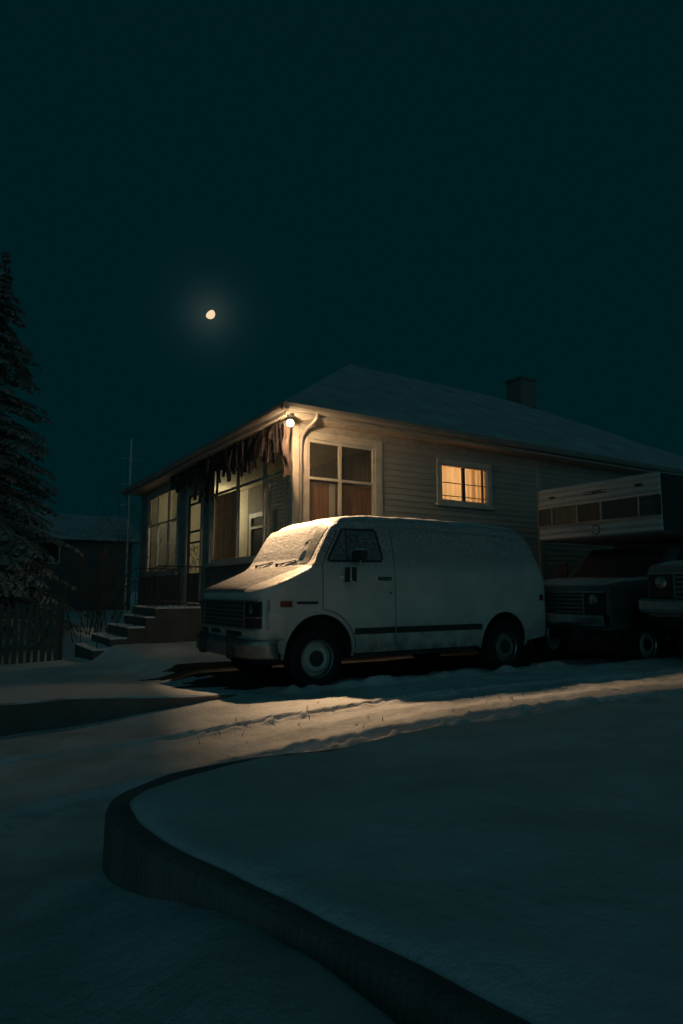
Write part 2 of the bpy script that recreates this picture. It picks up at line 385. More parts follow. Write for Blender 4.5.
tag(mb.build('dry_grass', M['twig']), 'thin dry grass stems poking out of the snow on the drive', 'grass', kind='stuff')

# ------------------------------------------------------------------ the van
van = thing('cargo_van', (1.5, .975, 0), 'old boxy off-white cargo van with snow over its windshield and hood', 'van')
_X = lambda *p: ([q[0] for q in p], [q[1] for q in p])
WX = _X((-.752,.66),(-.745,.74),(-.725,.82),(-.69,.885),(-.64,.93),(-.56,.957),(-.42,.975),(3.3,.975),(3.60,.968),(3.78,.955),(3.90,.93),(3.95,.90),(3.975,.85))
def Wf(X): return np.interp(X, *WX)
ZT = _X((-.752,1.03),(-.745,1.085),(-.73,1.13),(-.70,1.165),(-.6,1.21),(-.45,1.27),(-.3,1.332),(-.15,1.402),(-.06,1.448),(.0,1.52),(.06,1.635),(.13,1.755),(.2,1.87),(.26,1.945),(.33,1.995),(.42,2.03),(.6,2.062),(.9,2.082),(1.6,2.095),(2.6,2.09),(3.2,2.07),(3.45,2.035),(3.56,1.985),(3.65,1.88),(3.76,1.66),(3.88,1.40),(3.95,1.25),(3.975,1.15))
def zt(X): return np.interp(X, *ZT)
def hs(X): return np.interp(X, [-.752,-.6,-.1,0,.3,.6,3.4,3.65,3.98],[.05,.08,.09,.07,.11,.17,.18,.13,.08])
def inset(z): return np.interp(z, [.36,.44,.60,.68,.90,.92,1.2,1.40,1.455,1.475,1.6,1.9,2.1],[.06,.025,.006,0,-.004,.003,.0,.008,.016,.028,.048,.108,.16])
YC = .975
def side_y(X, z, off=0.): return YC - (Wf(X) - inset(z) + off)
PW = 5.0
def top_z(X, c):
    zsh = zt(X) - hs(X); ysd = Wf(X) - inset(zsh)
    u = np.clip(np.abs(c)/ysd, 0, 1); return zsh + hs(X)*(1 - u**PW)**(1/PW)
FA = (.05, .42, .455); RA = (3.03, .42, .43)
def zbot(X):
    base = np.interp(X, [-.752,-.6,-.45,-.3,3.3,3.5,3.975],[.60,.56,.44,.40,.40,.44,.48])
    for (cx, cz, r) in (FA, RA):
        d = abs(X - cx)
        if d < r: base = max(base, cz + math.sqrt(r*r - d*d))
    return base
st = set(np.round(np.arange(-.4, 3.65, .06), 3)) | set(WX[0]) | set(ZT[0]) | set([-.5,-.75])
for (cx, cz, r) in (FA, RA):
    for k in range(0, 25): st.add(round(cx - r*math.cos(PI*k/24), 4))
    st.add(cx - r - .0015); st.add(cx + r + .0015)
st = sorted(st); NS = 22; NT = 12
rows = []
for X in st:
    zb = zbot(X); z1 = max(float(zt(X) - hs(X)), zb + .01); h = float(zt(X)) - z1
    half = [(float(Wf(X) - inset(zb + (z1-zb)*i/NS)), zb + (z1-zb)*i/NS) for i in range(NS+1)]
    ysd = half[-1][0]
    for k in range(1, NT+1):
        a = PI/2*k/NT; half.append((ysd*max(math.cos(a),0)**(2/PW), z1 + h*math.sin(a)**(2/PW)))
    row = [(X, YC - y, z) for y, z in half] + [(X, YC + y, z) for y, z in reversed(half[:-1])]
    rows.append(row)
mb = MB(); mb.grid(rows)
n = len(rows[0]); mb.f.append(tuple(range(n-1, -1, -1))); L0 = (len(rows)-1)*n; mb.f.append(tuple(range(L0, L0+n)))
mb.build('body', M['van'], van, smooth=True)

def side_patch(mb, zs, xl, xr, off, nx=10, far=False):
    rr = []
    for z in zs:
        a, b = xl(z), xr(z); r = []
        for i in range(nx+1):
            X = a + (b-a)*i/nx; y = float(side_y(X, z, off)); r.append((X, 2*YC - y if far else y, z))
        rr.append(r)
    return mb.grid(rr)
def side_line(mb, pts, r, off=0., far=False, n=6, closed=False):
    q = []
    for i in range(len(pts) - (0 if closed else 1)):
        (x0, z0), (x1, z1) = pts[i], pts[(i+1) % len(pts)]; k = max(1, int(math.hypot(x1-x0, z1-z0)/.05))
        for j in range(k): q.append((x0 + (x1-x0)*j/k, z0 + (z1-z0)*j/k))
    if not closed: q.append(pts[-1])
    P = [(x, (2*YC - float(side_y(x, z, off))) if far else float(side_y(x, z, off)), z) for x, z in q]
    return mb.tube(P, r, n, closed)

WIN = [(.165,1.515),(.40,1.89),(.86,1.895),(.895,1.87),(.955,1.55),(.93,1.505),(.18,1.495)]
wz = sorted(set([1.495,1.505,1.515,1.55,1.6,1.7,1.8,1.87,1.885,1.895]))
def wl(z): return float(np.interp(z, [1.495,1.515,1.87,1.895],[.185,.165,.385,.42]))
def wr(z): return float(np.interp(z, [1.495,1.51,1.55,1.87,1.885,1.895],[.90,.935,.955,.895,.88,.85]))
def door_l(z):
    cx, cz, r = FA[0], FA[1], .505
    base = float(np.interp(z, [.9,1.45,1.50,1.93],[.085,.085,.11,.365]))
    if z < cz + r:
        base = max(base, cx + math.sqrt(max(r*r - max(z-cz,0)**2, 0)))
    return base
def door_r(z): return 1.125
for far in (False, True):
    zs = [.455,.5,.55,.6,.66,.68,.72,.76,.80,.84,.87,.90,.92,.926,1.0,1.1,1.2,1.3,1.40,1.455,1.475,1.52,1.6,1.7,1.8,1.9,1.925]
    mb = MB(); side_patch(mb, zs, door_l, door_r, .0035, 14, far); door = mb.build('door', M['van'], van, smooth=True)
    g = MB()
    side_line(g, [(door_l(z)-.004, z) for z in zs] + [(1.129, 1.925)], .0055, .001, far)
    side_line(g, [(1.129, z) for z in zs], .0055, .001, far)
    g.build('door_seam', M['black'], door, smooth=True)
    g = MB(); side_patch(g, wz, wl, wr, .0065, 12, far); w = g.build('door_window', M['carglass'], door, smooth=True)
    g = MB(); side_line(g, WIN, .014, .006, far, 8, True); side_line(g, [(.432,1.505),(.447,1.885)], .009, .008, far, 6); g.build('window_seal', M['black'], w, smooth=True)
    g = MB(); side_patch(g, [1.268,1.275,1.305,1.312], lambda z: .865, lambda z: 1.07, .010, 6, far); hd = g.build('door_handle', M['black'], door)
    g = MB(); side_line(g, [(.885,1.292),(1.055,1.290)], .011, .024, far, 8); g.build('grip', M['chrome'], hd, smooth=True)
    g = MB(); y = float(side_y(1.06, 1.12)); yy = 2*YC-y if far else y; sg = 1 if far else -1
    g.lathe([(0,.008),(.014,.008),(.016,.0)], (1.06, yy, 1.115), (0, sg, 0), 12); g.build('door_lock', M['black'], door)
    # dark rub strip
    for a, b in ((FA[0]+FA[2]+.012, 1.115), (1.14, RA[0]-RA[2]-.012)):
        mb = MB(); side_patch(mb, [.622,.63,.688,.697], lambda z: a, lambda z: b, .011, 20, far); mb.build('side_moulding', M['black'], van, smooth=True)
    for (cx, cz, r) in (FA, RA):
        mb = MB(); side_line(mb, [(cx - (r+.012)*math.cos(PI*k/30*1.06 - .03*PI), cz + (r+.012)*math.sin(PI*k/30*1.06 - .03*PI)) for k in range(31)], .019, -.004, far, 8)
        mb.build('arch_lip', M['van'], van, smooth=True)
    # seams of the rear side panel and the fuel flap
    mb = MB(); side_line(mb, [(2.48,.93),(2.48,1.45)], .003, .0, far); side_line(mb, [(1.16,1.467),(3.70,1.467)], .007, -.001, far)
    side_line(mb, [(1.15,.911),(2.62,.911)], .004, .001, far); mb.build('panel_seam', M['van'], van, smooth=True)
    # rain gutter along the roof edge
    mb = MB(); P = []
    for X in np.concatenate([np.linspace(-.02, .5, 16), np.linspace(.6, 3.5, 30)]):
        zz = float(zt(X) - hs(X)*.86) - .006; y = float(side_y(X, min(zz, 2.0), .010)); P.append((X, 2*YC-y if far else y, zz))
    mb.tube(P, .013, 6); mb.build('rain_gutter', M['van'], van, smooth=True)
    mb = MB(); side_patch(mb, [.958,.966,1.018,1.026], lambda z: -.475, lambda z: -.325, .014, 6, far); mb.build('marker_light', M['amber'], van)
    mb = MB(); side_patch(mb, [.988,.994,1.014,1.02], lambda z: -.265, lambda z: .015, .008, 8, far); mb.build('fender_badge', M['black'], van)
    mb = MB(); side_patch(mb, [1.0,1.01,1.075,1.085], lambda z: 3.755, lambda z: 3.855, .012, 5, far); mb.build('tail_marker', M['redlens'], van)
    # mirrors: a square lower one and a broad upper one on a bracket
    s = 1 if far else -1; ym = (lambda y: 2*YC - y) if far else (lambda y: y)
    def mbox(mb, x0, x1, y0, y1, z0, z1):
        a, b = sorted((ym(y0), ym(y1))); return mb.box(x0, x1, a, b, z0, z1)
    mb = MB(); mbox(mb, .30, .38, -.27, -.12, 1.245, 1.415); m1 = mb.build('side_mirror', M['black'], van, bevel=.012)
    mb = MB(); mbox(mb, .383, .386, -.258, -.132, 1.257, 1.403); mb.build('mirror_glass', M['chrome'], m1)
    mb = MB(); mb.tube([(.34, ym(-.13), 1.33),(.34, ym(.02), 1.30)], .011, 6); mb.build('mirror_arm', M['mast'], m1, smooth=True); mb = MB(); mb.tube([(.296, ym(-.272), 1.42),(.293, ym(-.275), 1.26),(.34, ym(-.27), 1.24)], .008, 6); mb.build('mirror_rim', M['mast'], m1, smooth=True)  # arm and rim coloured pale to stand in for glints on chrome
    mb = MB(); mbox(mb, .43, .50, -.30, -.06, 1.50, 1.615); m2 = mb.build('upper_mirror', M['black'], van, bevel=.025)
    mb = MB(); mbox(mb, .503, .506, -.285, -.075, 1.515, 1.60); mb.build('mirror_glass', M['chrome'], m2)
    mb = MB(); mb.tube([(.40, ym(-.21), 1.625),(.52, ym(-.21), 1.63),(.535, ym(-.2), 1.57),(.50, ym(-.17), 1.52),(.60, ym(-.0), 1.455)], .010, 6); mb.build('mirror_arm', M['mast'], m2, smooth=True)  # pale arm colour again in place of chrome glints

# front: grille with stacked lamps, bumper with guards
def xf(Y, off=0.):
    d = abs(Y - YC); return float(np.interp(d, WX[1][:7], WX[0][:7])) - off if d > .66 else -.752 - off - .012*(1-(d/.66)**2)
def front_strip(mb, y0, y1, z0, z1, off, depth=.02, n=14):
    Y = np.linspace(y0, y1, n+1); A = [[], [], [], []]
    for y in Y:
        x = xf(y, off); A[0].append((x+depth, y, z0)); A[1].append((x, y, z0)); A[2].append((x, y, z1)); A[3].append((x+depth, y, z1))
    k = len(mb.v); mb.grid(A); m_ = n+1
    mb.f.append((k, k+m_, k+2*m_, k+3*m_)); mb.f.append((k+n, k+3*m_+n, k+2*m_+n, k+m_+n)); return mb
Y0, Y1 = .028, 2*YC-.028
mb = MB(); front_strip(mb, Y0+.02, Y1-.02, .715, 1.03, .006, .02, 40); gr = mb.build('grille', M['black'], van, smooth=True)
mb = MB(); front_strip(mb, Y0, Y1, 1.022, 1.04, .022, .03, 40); front_strip(mb, Y0, Y1, .70, .722, .022, .03, 40)
front_strip(mb, Y0, Y0+.022, .7215, 1.0225, .022, .03, 3); front_strip(mb, Y1-.022, Y1, .7215, 1.0225, .022, .03, 3)
mb.build('grille_surround', M['alu'], gr, smooth=True)
mb = MB()
for z in (.815, .915): front_strip(mb, Y0+.30, Y1-.30, z-.006, z+.006, .018, .015, 30)
for z in (.765, .865, .967): front_strip(mb, Y0+.30, Y1-.30, z-.003, z+.003, .010, .008, 30)
mb.build('grille_bar', M['alu'], gr, smooth=True)
for y in (Y0+.29, Y1-.30):
    mb = MB(); front_strip(mb, y, y+.012, .723, 1.021, .020, .018, 2); mb.build('lamp_divider', M['alu'], gr)
for y0_, y1_ in ((Y0+.05, Y0+.27), (Y1-.27, Y1-.05)):
    mb = MB(); front_strip(mb, y0_, y1_, .86, 1.005, .016, .012, 6); h = mb.build('headlight', M['darkglass'], van, smooth=True)
    mb = MB(); ym_ = (y0_+y1_)/2; x = xf(ym_, .017)
    mb.lathe([(.001,.012),(.03,.010),(.052,.004),(.058,0)], (x, ym_, .935), (-1, 0, 0), 20); mb.build('lens', M['chrome'], h, smooth=True)
    mb = MB(); front_strip(mb, y0_, y1_, .738, .83, .016, .012, 6); mb.build('turn_signal', M['smoke'], van, smooth=True)
    mb = MB(); front_strip(mb, y0_-.02, y1_+.02, .838, .848, .019, .015, 6); mb.build('lamp_trim', M['alu'], van)
for a, b in ((.42,.86),(1.06,1.36),(1.50,1.72)):
    mb = MB(); front_strip(mb, a, b, .628, .675, .004, .01, 8); mb.build('air_slot', M['black'], van, smooth=True)
# bumper: wraps round the corners
bp = []
for k in range(0, 41):
    y = -.03 + (2*YC+.06)*k/40; d = abs(y-YC); x = -.825 + .045*(d/YC)**2 + .29*max(0, (d-.78)/.225)**2.2; bp.append((x, y))
prof = [(.0,.385),(-.012,.40),(-.02,.44),(-.020,.49),(-.032,.52),(-.032,.56),(-.02,.585),(.0,.60),(.06,.60)]
mb = MB(); mb.grid([[(x+px_, y, z) for (x, y) in bp] for px_, z in prof]); bu = mb.build('bumper', M['bumper'], van, smooth=True)
s_ = bu.modifiers.new('sheet', 'SOLIDIFY'); s_.thickness = .006
for y in (.52, 1.43):
    mb = MB(); mb.box(-.885, -.78, y-.045, y+.045, .37, .635); mb.build('bumper_guard', M['black'], bu, bevel=.02)
mb = MB(); front_strip(mb, .10, 2*YC-.10, .40, .62, -.03, .02, 30); mb.build('lower_valance', M['van'], van, smooth=True)
# underside and wheel wells
mb = MB(); mb.box(-.55, 3.7, .30, 1.65, .36, .52); mb.box(-.5, .52, .32, 1.63, .3, .9); mb.box(.55, 2.55, .12, 1.83, .33, .42)
for (cx, cz, r) in (FA, RA):
    for ya, yb in ((.05, .42), (1.53, 1.90)):
        pr = [(cx - (r+.004)*math.cos(PI*k/20), cz + (r+.004)*math.sin(PI*k/20)) for k in range(21)]
        mb.grid([[(x, ya, z) for x, z in pr], [(x, yb, z) for x, z in pr]])
        k0 = len(mb.v); yy = yb if ya < 1 else ya
        mb.v += [(x, yy, z) for x, z in pr]; mb.f.append(tuple(range(k0, k0+21)))
mb.build('underbody', M['dark'], van)
mb = MB(); mb.tube([(2.6,.35,.34),(3.3,.3,.33),(3.85,.28,.34)], .03, 8); mb.build('exhaust_pipe', M['iron'], van, smooth=True)
# rear doors and lights (seen only from another side)
mb = MB(); mb.box(3.96, 4.05, .05, 1.90, .44, .60); mb.build('rear_bumper', M['chrome'], van, bevel=.015)
# wheels
def wheel(parent, x, y, z, s, R=.355, steel=None):
    mb = MB(); ax = (0, s, 0); c = (x, y, z)
    mb.lathe([(.001,-.02),(.06,-.02),(.085,-.012),(.10,.012),(.135,.018),(.155,.0),(.165,-.03),(.195,-.045),(.202,.0),(.21,.012),(.218,.008),(.218,-.11),(.1,-.11),(.001,-.11)], c, ax, 40)
    w = mb.build('wheel', steel or M['steel'], parent, smooth=True, loc=c)
    mb = MB(); mb.lathe([(.215,-.10),(.214,.004),(.222,.02),(.25,.032),(.30,.034),(.335,.018),(R,-.015),(R,-.155),(.33,-.19),(.25,-.2),(.215,-.18)], c, ax, 44)
    for k in range(56):
        a = 2*PI*k/56
        for q in (-.045, -.105):
            p = [(x + math.cos(a+d)*(R+e), y + s*(q+f_), z + math.sin(a+d)*(R+e)) for d, e, f_ in ((-.03,-.002,-.025),(.03,-.002,-.025),(.03,-.002,.025),(-.03,-.002,.025))]
            p2 = [(x + math.cos(a+d)*(R+e), y + s*(q+f_), z + math.sin(a+d)*(R+e)) for d, e, f_ in ((-.025,.009,-.022),(.025,.009,-.022),(.025,.009,.022),(-.025,.009,.022))]
            mb.hexa(p, p2)
    mb.build('tyre', M['tyre'], w, smooth=True, loc=c)
    mb = MB(); mb.lathe([(.192,-.03),(.197,.004),(.207,.016),(.219,.018),(.2225,.012),(.2225,.0)], c, ax, 44); mb.build('trim_ring', M['chrome'], w, smooth=True, loc=c)
    mb = MB(); mb.lathe([(.001,.05),(.03,.05),(.042,.044),(.048,.02),(.085,.012),(.09,-.02)], c, ax, 28); mb.build('hub_cap', M['iron'], w, smooth=True, loc=c)
    return w
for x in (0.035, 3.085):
    st_ = M['steel'] if x < 1 else M['shaded_steel']
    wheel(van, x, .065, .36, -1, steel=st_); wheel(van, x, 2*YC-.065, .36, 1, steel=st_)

# glass and snow on the top of the van
def top_patch(x0, x1, c0, c1, nx, nc, off, thick=None, side=None):
    V = {}; mb = MB(); idx = {}
    xs_ = np.linspace(x0, x1, nx+1); cs = np.linspace(c0, c1, nc+1)
    G, Cc = np.meshgrid(xs_, cs, indexing='ij'); Z = top_z(G, Cc)
    dzx = (top_z(G+.004, Cc) - top_z(G-.004, Cc))/.008; dzc = (top_z(G, Cc+.004) - top_z(G, Cc-.004))/.008
    dzc = np.clip(dzc, -6, 6)
    nn = np.sqrt(1 + dzx**2 + dzc**2); T = off + (thick(G, Cc) if thick else 0*G)
    A = G - dzx/nn*T; B = YC + Cc - dzc/nn*T; D = Z + T/nn
    ok = (T > -.004) if thick else np.ones_like(T, bool)
    vs = []; fs = []
    for i in range(nx+1):
        for j in range(nc+1): vs.append((A[i,j], B[i,j], D[i,j]))
    for i in range(nx):
        for j in range(nc):
            if ok[i,j] and ok[i+1,j] and ok[i,j+1] and ok[i+1,j+1]:
                fs.append((i*(nc+1)+j, (i+1)*(nc+1)+j, (i+1)*(nc+1)+j+1, i*(nc+1)+j+1))
    mb.add(vs, fs); return mb
ws = top_patch(-.045, .265, -.80, .80, 16, 30, .004).build('windshield', M['carglass'], van, smooth=True)
def clean(o):
    bm = bmesh.new(); bm.from_mesh(o.data); bmesh.ops.delete(bm, geom=[v for v in bm.verts if not v.link_faces], context='VERTS'); bm.to_mesh(o.data); bm.free(); return o
def t_ws(X, c):
    e = np.minimum(np.minimum((X + .13)/.05, (.315 - X)/.05), (.87 - np.abs(c))/.06)
    e = np.minimum(e, (c + .60 + .20*(.27 - X) + .10*fbm(X*9, c*9, 3))/.16)       # wind-bared strip on the near edge
    n_ = .0025*fbm(X*20, c*9, 3) + .0035*fbm(X*110 + 9, c*34, 2)
    return np.minimum(e, 1)*.022 + n_*np.clip(e, 0, 1) - .004*(e < 0) + np.minimum(e, 0)*.02
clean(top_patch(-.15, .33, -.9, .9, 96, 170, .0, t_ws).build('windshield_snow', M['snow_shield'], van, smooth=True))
def t_hood(X, c):
    e = np.minimum((X + .735)/.07, (-.085 - X)/.03); e = np.minimum(e, (.86 - np.abs(c))/.16)
    e = np.minimum(e, (c + .70 + .35*(X+.1) + .16*fbm(X*6, c*6, 3))/.28)
    return np.minimum(e, 1)*.02 + .007*fbm(X*11, c*8, 4)*np.clip(e, 0, 1) + np.minimum(e, 0)*.02
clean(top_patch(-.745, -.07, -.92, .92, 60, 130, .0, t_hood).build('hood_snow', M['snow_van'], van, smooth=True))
def t_roof(X, c):
    e = np.minimum((X - .34)/.12, (3.50 - X)/.12); w = Wf(X) - inset(zt(X) - hs(X))
    e = np.minimum(e, (w - .035 + .03*fbm(X*4, c*0 + np.sign(c)*7, 3) - np.abs(c))/.05)
    return np.minimum(e, 1)*.030 + .012*fbm(X*6, c*6, 4)*np.clip(e, 0, 1) + np.minimum(e, 0)*.02
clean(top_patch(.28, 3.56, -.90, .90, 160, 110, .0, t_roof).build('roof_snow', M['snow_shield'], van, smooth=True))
for c0, c1 in ((-.10, -.52), (.52, .12)):
    mb = MB()
    X0, X1 = -.085, -.02
    def P_(X, c, o): return (X - o*.6, YC + c, float(top_z(X, c)) + o)
    mb.tube([P_(X0, c0, .035), P_((X0+X1)/2-.01, (c0*.55+c1*.45), .040), P_(X1-.03, c1, .030)], .006, 6)
    mb.tube([P_(X1-.09, c1*.35+c0*.65, .03), P_(X1-.035, (c0+c1)/2, .034), P_(X1-.005, c1*1.02, .026)], .006, 6)
    mb.box(X0-.02, X0+.005, YC+c0-.02, YC+c0+.02, float(top_z(X0, c0))-.01, float(top_z(X0, c0))+.05)
    mb.build('wiper', M['black'], van, smooth=True)

# ------------------------------------------------------------------ the house
CX, CY = 1.25, 2.90          # street corner of the porch
HX, HY = 16.0, 12.9
ZS = 3.97                    # soffit level
house = thing('house', (CX, CY, 0), 'single-storey house with snowy hip roof, glazed porch and clapboard side wall behind the van', 'house')
def rw(u, z, n): return (u, CY - n, z)          # right-hand wall: u along x, n outward
def lw(u, z, n): return (CX - n, u, z)          # porch front: u along y
def wbox(mb, W, u0, u1, z0, z1, n0, n1):
    a, b = W(u0, z0, n0), W(u1, z1, n1)
    return mb.box(min(a[0],b[0]), max(a[0],b[0]), min(a[1],b[1]), max(a[1],b[1]), z0, z1)
def wsheet(mb, W, u0, u1, z0, z1, n):
    return mb.add([W(u0,z0,n), W(u1,z0,n), W(u1,z1,n), W(u0,z1,n)], [(0,1,2,3)])
EXPO = .112
def siding(mb, W, u0, u1, z0, z1, n=0., expo=EXPO):
    k0 = int(math.floor(z0/expo)); poly = []
    z = z0
    pr = [(-.06, z0)]
    k = k0
    while z < z1 - 1e-6:
        zn = min((k+1)*expo, z1)
        fr = lambda q: n + .016*(1 - (q - k*expo)/expo)
        pr += [(fr(z), z), (fr(zn), zn)]
        z = zn; k += 1
    pr.append((-.06, z1))
    return mb.prism(pr, lambda p, q, a: W(a, q, p), u0, u1)
# right-hand clapboard wall, split round the two windows (u ranges)
mb = MB()
PW0, PW1, PZ0, PZ1 = 1.335, 2.95, 1.72, 3.85
LW0, LW1, LZ0, LZ1 = 4.30, 5.73, 2.81, 3.70
siding(mb, rw, 1.29, PW0, .55, 3.84); siding(mb, rw, PW0, PW1, .55, PZ0); siding(mb, rw, PW1, LW0, .55, 3.84)
siding(mb, rw, LW0, LW1, .55, LZ0); siding(mb, rw, LW0, LW1, LZ1, 3.84); siding(mb, rw, LW1, HX, .55, 3.84)
wall = mb.build('side_wall', M['siding'], house)
mb = MB(); wbox(mb, rw, 1.30, HX, -.3, .55, -.12, -.01); wbox(mb, lw, 2.96, HY, -.9, .55, -.12, -.01); mb.box(HX-.1, HX, CY+.1, HY, -.5, ZS); mb.box(CX+.1, HX-.1, HY-.1, HY-.003, -.9, ZS-.003)
mb.build('foundation', M['concrete'], house)
mb = MB(); wbox(mb, rw, 1.29, HX, 3.842, ZS, -.05, .022); wbox(mb, lw, 3.0, HY, 3.86, ZS, -.05, .022); mb.build('frieze', M['trim_dim'], house, bevel=.003)
mb = MB(); mb.box(CX-.09, CX+.035, CY-.02, CY+.10, -.3, ZS); mb.build('corner_post', M['trim'], house, bevel=.004)
mb = MB(); wbox(mb, rw, 7.1, 7.2, .3, 3.84, -.02, .03); mb.build('joint_board', M['trim_dim'], house)

# porch front: knee wall, posts, windows
GW = [(3.02, 7.00, 1.70, 3.86), (9.25, 12.1, 1.57, 3.86)]
DR = (7.48, 8.60)
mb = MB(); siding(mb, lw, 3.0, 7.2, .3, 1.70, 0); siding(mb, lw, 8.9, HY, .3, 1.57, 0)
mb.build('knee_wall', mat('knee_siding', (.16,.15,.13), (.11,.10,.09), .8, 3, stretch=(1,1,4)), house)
pp = mat('post_paint', (.30,.29,.26), (.2,.19,.17), .7, 4)
for a, b in ((7.0,7.46),(8.62,9.25),(12.1,HY)):
    mb = MB(); wbox(mb, lw, a, b, -.9 if a > 12 else .3, 3.858, -.08, .0); mb.build('porch_post', pp, house, bevel=.004)

def window(W, u0, u1, z0, z1, cols, rows_, m, trim=.10, sash=.045, outer=True, pane=None, sill=True, name='window'):
    mb = MB()
    if outer:
        wbox(mb, W, u0-trim*.1, u0+trim, z0, z1, -.05, .03); wbox(mb, W, u1-trim, u1+trim*.1, z0, z1, -.05, .03)
        wbox(mb, W, u0+trim, u1-trim, z1-trim, z1, -.05, .028); wbox(mb, W, u0+trim, u1-trim, z0, z0+trim*.6, -.05, .028)
    f = mb.build(name, m, house, bevel=.004)
    iu0, iu1, iz0, iz1 = (u0+trim, u1-trim, z0+trim*.6, z1-trim) if outer else (u0, u1, z0, z1)
    mb = MB(); h = sash/2
    us = [iu0] + list(cols) + [iu1]; zs = [iz0] + list(rows_) + [iz1]
    for i, u in enumerate(us):
        a, b = (u, u+sash) if i == 0 else ((u-sash, u) if i == len(us)-1 else (u-h, u+h)); wbox(mb, W, a, b, iz0+.001, iz1-.001, -.045, .008)
    for i, z in enumerate(zs):
        a, b = (z+.0015, z+sash) if i == 0 else ((z-sash, z-.0015) if i == len(zs)-1 else (z-h*.8, z+h*.8)); wbox(mb, W, iu0+.002, iu1-.002, a, b, -.042, .005)
    mb.build('sash', m, f)
    mb = MB(); wsheet(mb, W, iu0+.01, iu1-.01, iz0+.01, iz1-.01, -.02); mb.build('pane', pane or M['pane'], f)
    if sill:
        mb = MB(); wbox(mb, W, u0-.06, u1+.06, z0-.05, z0-.001, -.03, .075); mb.build('sill', m, f, bevel=.004)
    return f
window(rw, PW0-.03, PW1+.03, PZ0, PZ1, [2.105], [3.05], M['trim'], .13, .055)
lit = window(rw, LW0, LW1, LZ0, LZ1, [], [], M['trim'], .10, .03, pane=M['pane_clear'])
mb = MB()
for u in (5.0,): wbox(mb, rw, u-.035, u+.035, LZ0+.08, LZ1-.11, -.04, .0)
for z in (2.98, 3.24): wbox(mb, rw, LW0+.13, LW1-.13, z-.006, z+.006, -.036, -.003)
wbox(mb, rw, 5.50, 5.53, LZ0+.08, LZ1-.11, -.038, -.002)
mb.build('glazing_bar', M['iron'], lit)
g1 = window(lw, 3.02, 7.00, 1.70, 3.86, [4.2, 5.48], [3.22], M['trim_dim'], .07, .05)
g2 = window(lw, 9.25, 12.1, 1.57, 3.86, [10.15, 11.1], [2.95], M['trim_dim'], .07, .05)
# front door with transom, glazed leaf and iron scrollwork
mb = MB(); wbox(mb, lw, DR[0]-.02, DR[0]+.07, .80, 3.858, -.06, .03); wbox(mb, lw, DR[1]-.07, DR[1]+.02, .80, 3.858, -.06, .03); wbox(mb, lw, DR[0]+.07, DR[1]-.07, 3.42, 3.50, -.06, .028); wbox(mb, lw, DR[0]+.07, DR[1]-.07, 3.502, 3.856, -.06, .0)
door = mb.build('door', M['trim_dim'], house, bevel=.004)
a, b = DR[0]+.075, DR[1]-.075
mb = MB(); wbox(mb, lw, a, b, .86, 1.54, -.05, -.01); wbox(mb, lw, a, a+.07, 1.541, 3.415, -.05, -.012); wbox(mb, lw, b-.07, b, 1.541, 3.415, -.05, -.012)
for z in (2.26, 2.52, 3.18): wbox(mb, lw, a+.07, b-.07, z-.022, z+.022, -.048, -.013)
wbox(mb, lw, a+.07, b-.07, 3.36, 3.414, -.049, -.0125)
mb.build('door_leaf', mat('door_wood', (.12,.10,.08), (.08,.065,.05), .6, 4), door)
mb = MB(); wsheet(mb, lw, a+.06, b-.06, 1.55, 3.40, -.03); mb.build('pane', M['pane'], door)
mb = MB()
for (yc, zc, r0, tw, ph) in ((7.86,2.02,.15,2.2,0),(8.2,2.02,.15,-2.2,PI),(7.86,1.72,.12,-2.0,1),(8.2,1.72,.12,2.0,2),(8.03,2.14,.10,2.5,4),(8.03,1.88,.10,-2.3,.5)):
    P = []
    for k in range(26):
        t_ = k/25; r = r0*(1-.85*t_); q = ph + tw*PI*t_; P.append((CX+.006, yc + r*math.cos(q), zc + r*math.sin(q)))
    mb.tube(P, .009, 5)
mb.build('scrollwork', mat('pale_iron', (.42,.40,.32), (.30,.28,.22), .35, 9, metal=.6), door, smooth=True)
mb = MB(); mb.lathe([(.001,.06),(.025,.055),(.03,.03),(.012,.02),(.012,0)], (CX+.01, DR[0]+.15, 1.85), (-1,0,0), 16); mb.build('door_handle', M['chrome'], door, smooth=True)

# porch room behind the glass
mb = MB(); mb.box(CX+.09, 3.6, CY+.10, HY-.11, .72, .84); mb.build('porch_floor', M['inner'], house)
mb = MB(); mb.box(3.4, 3.5, CY+.11, 9.9, .84, ZS-.02); mb.build('porch_inner_wall', mat('brown_panelling', (.17,.145,.11), (.11,.09,.07), .7, 3, stretch=(1,7,.5)), house)
mb = MB(); mb.box(3.4, 3.5, 9.9, HY-.11, .84, ZS-.02); mb.box(CX+.1, 3.4, HY-.25, HY-.12, .84, ZS-.02)
mb.build('porch_back_wall', M['inner'], house)
mb = MB(); mb.box(CX+.12, 2.25, HY-.75, HY-.26, .84, 3.2); mb.build('porch_dim_block', mat('dim_block_paint', (.13,.125,.11), (.09,.085,.075), .6, 4), house, bevel=.006)  # added dark block that dims the view through the far window
mb = MB(); mb.box(CX+.02, HX-.1, CY+.06, HY-.02, ZS+.004, ZS+.06); mb.build('ceiling', M['blind'], house)
# inner window with pale casing, seen through the porch glass
mb = MB()
for y0_, y1_, z0_, z1_ in ((8.2,8.32,1.5,3.2),(9.5,9.62,1.5,3.2),(8.32,9.5,3.08,3.2),(8.32,9.5,1.5,1.62),(8.32,9.5,2.78,2.84)): mb.box(3.33, 3.40, y0_, y1_, z0_, z1_)
iw = mb.build('inner_window', M['trim'], house); mb = MB(); mb.box(3.385, 3.39, 8.32, 9.5, 1.62, 3.08); mb.build('pane', mat('dull_dark_glass', (.015,.017,.018), (.01,.011,.012), .6, 4, spec=.1), iw)
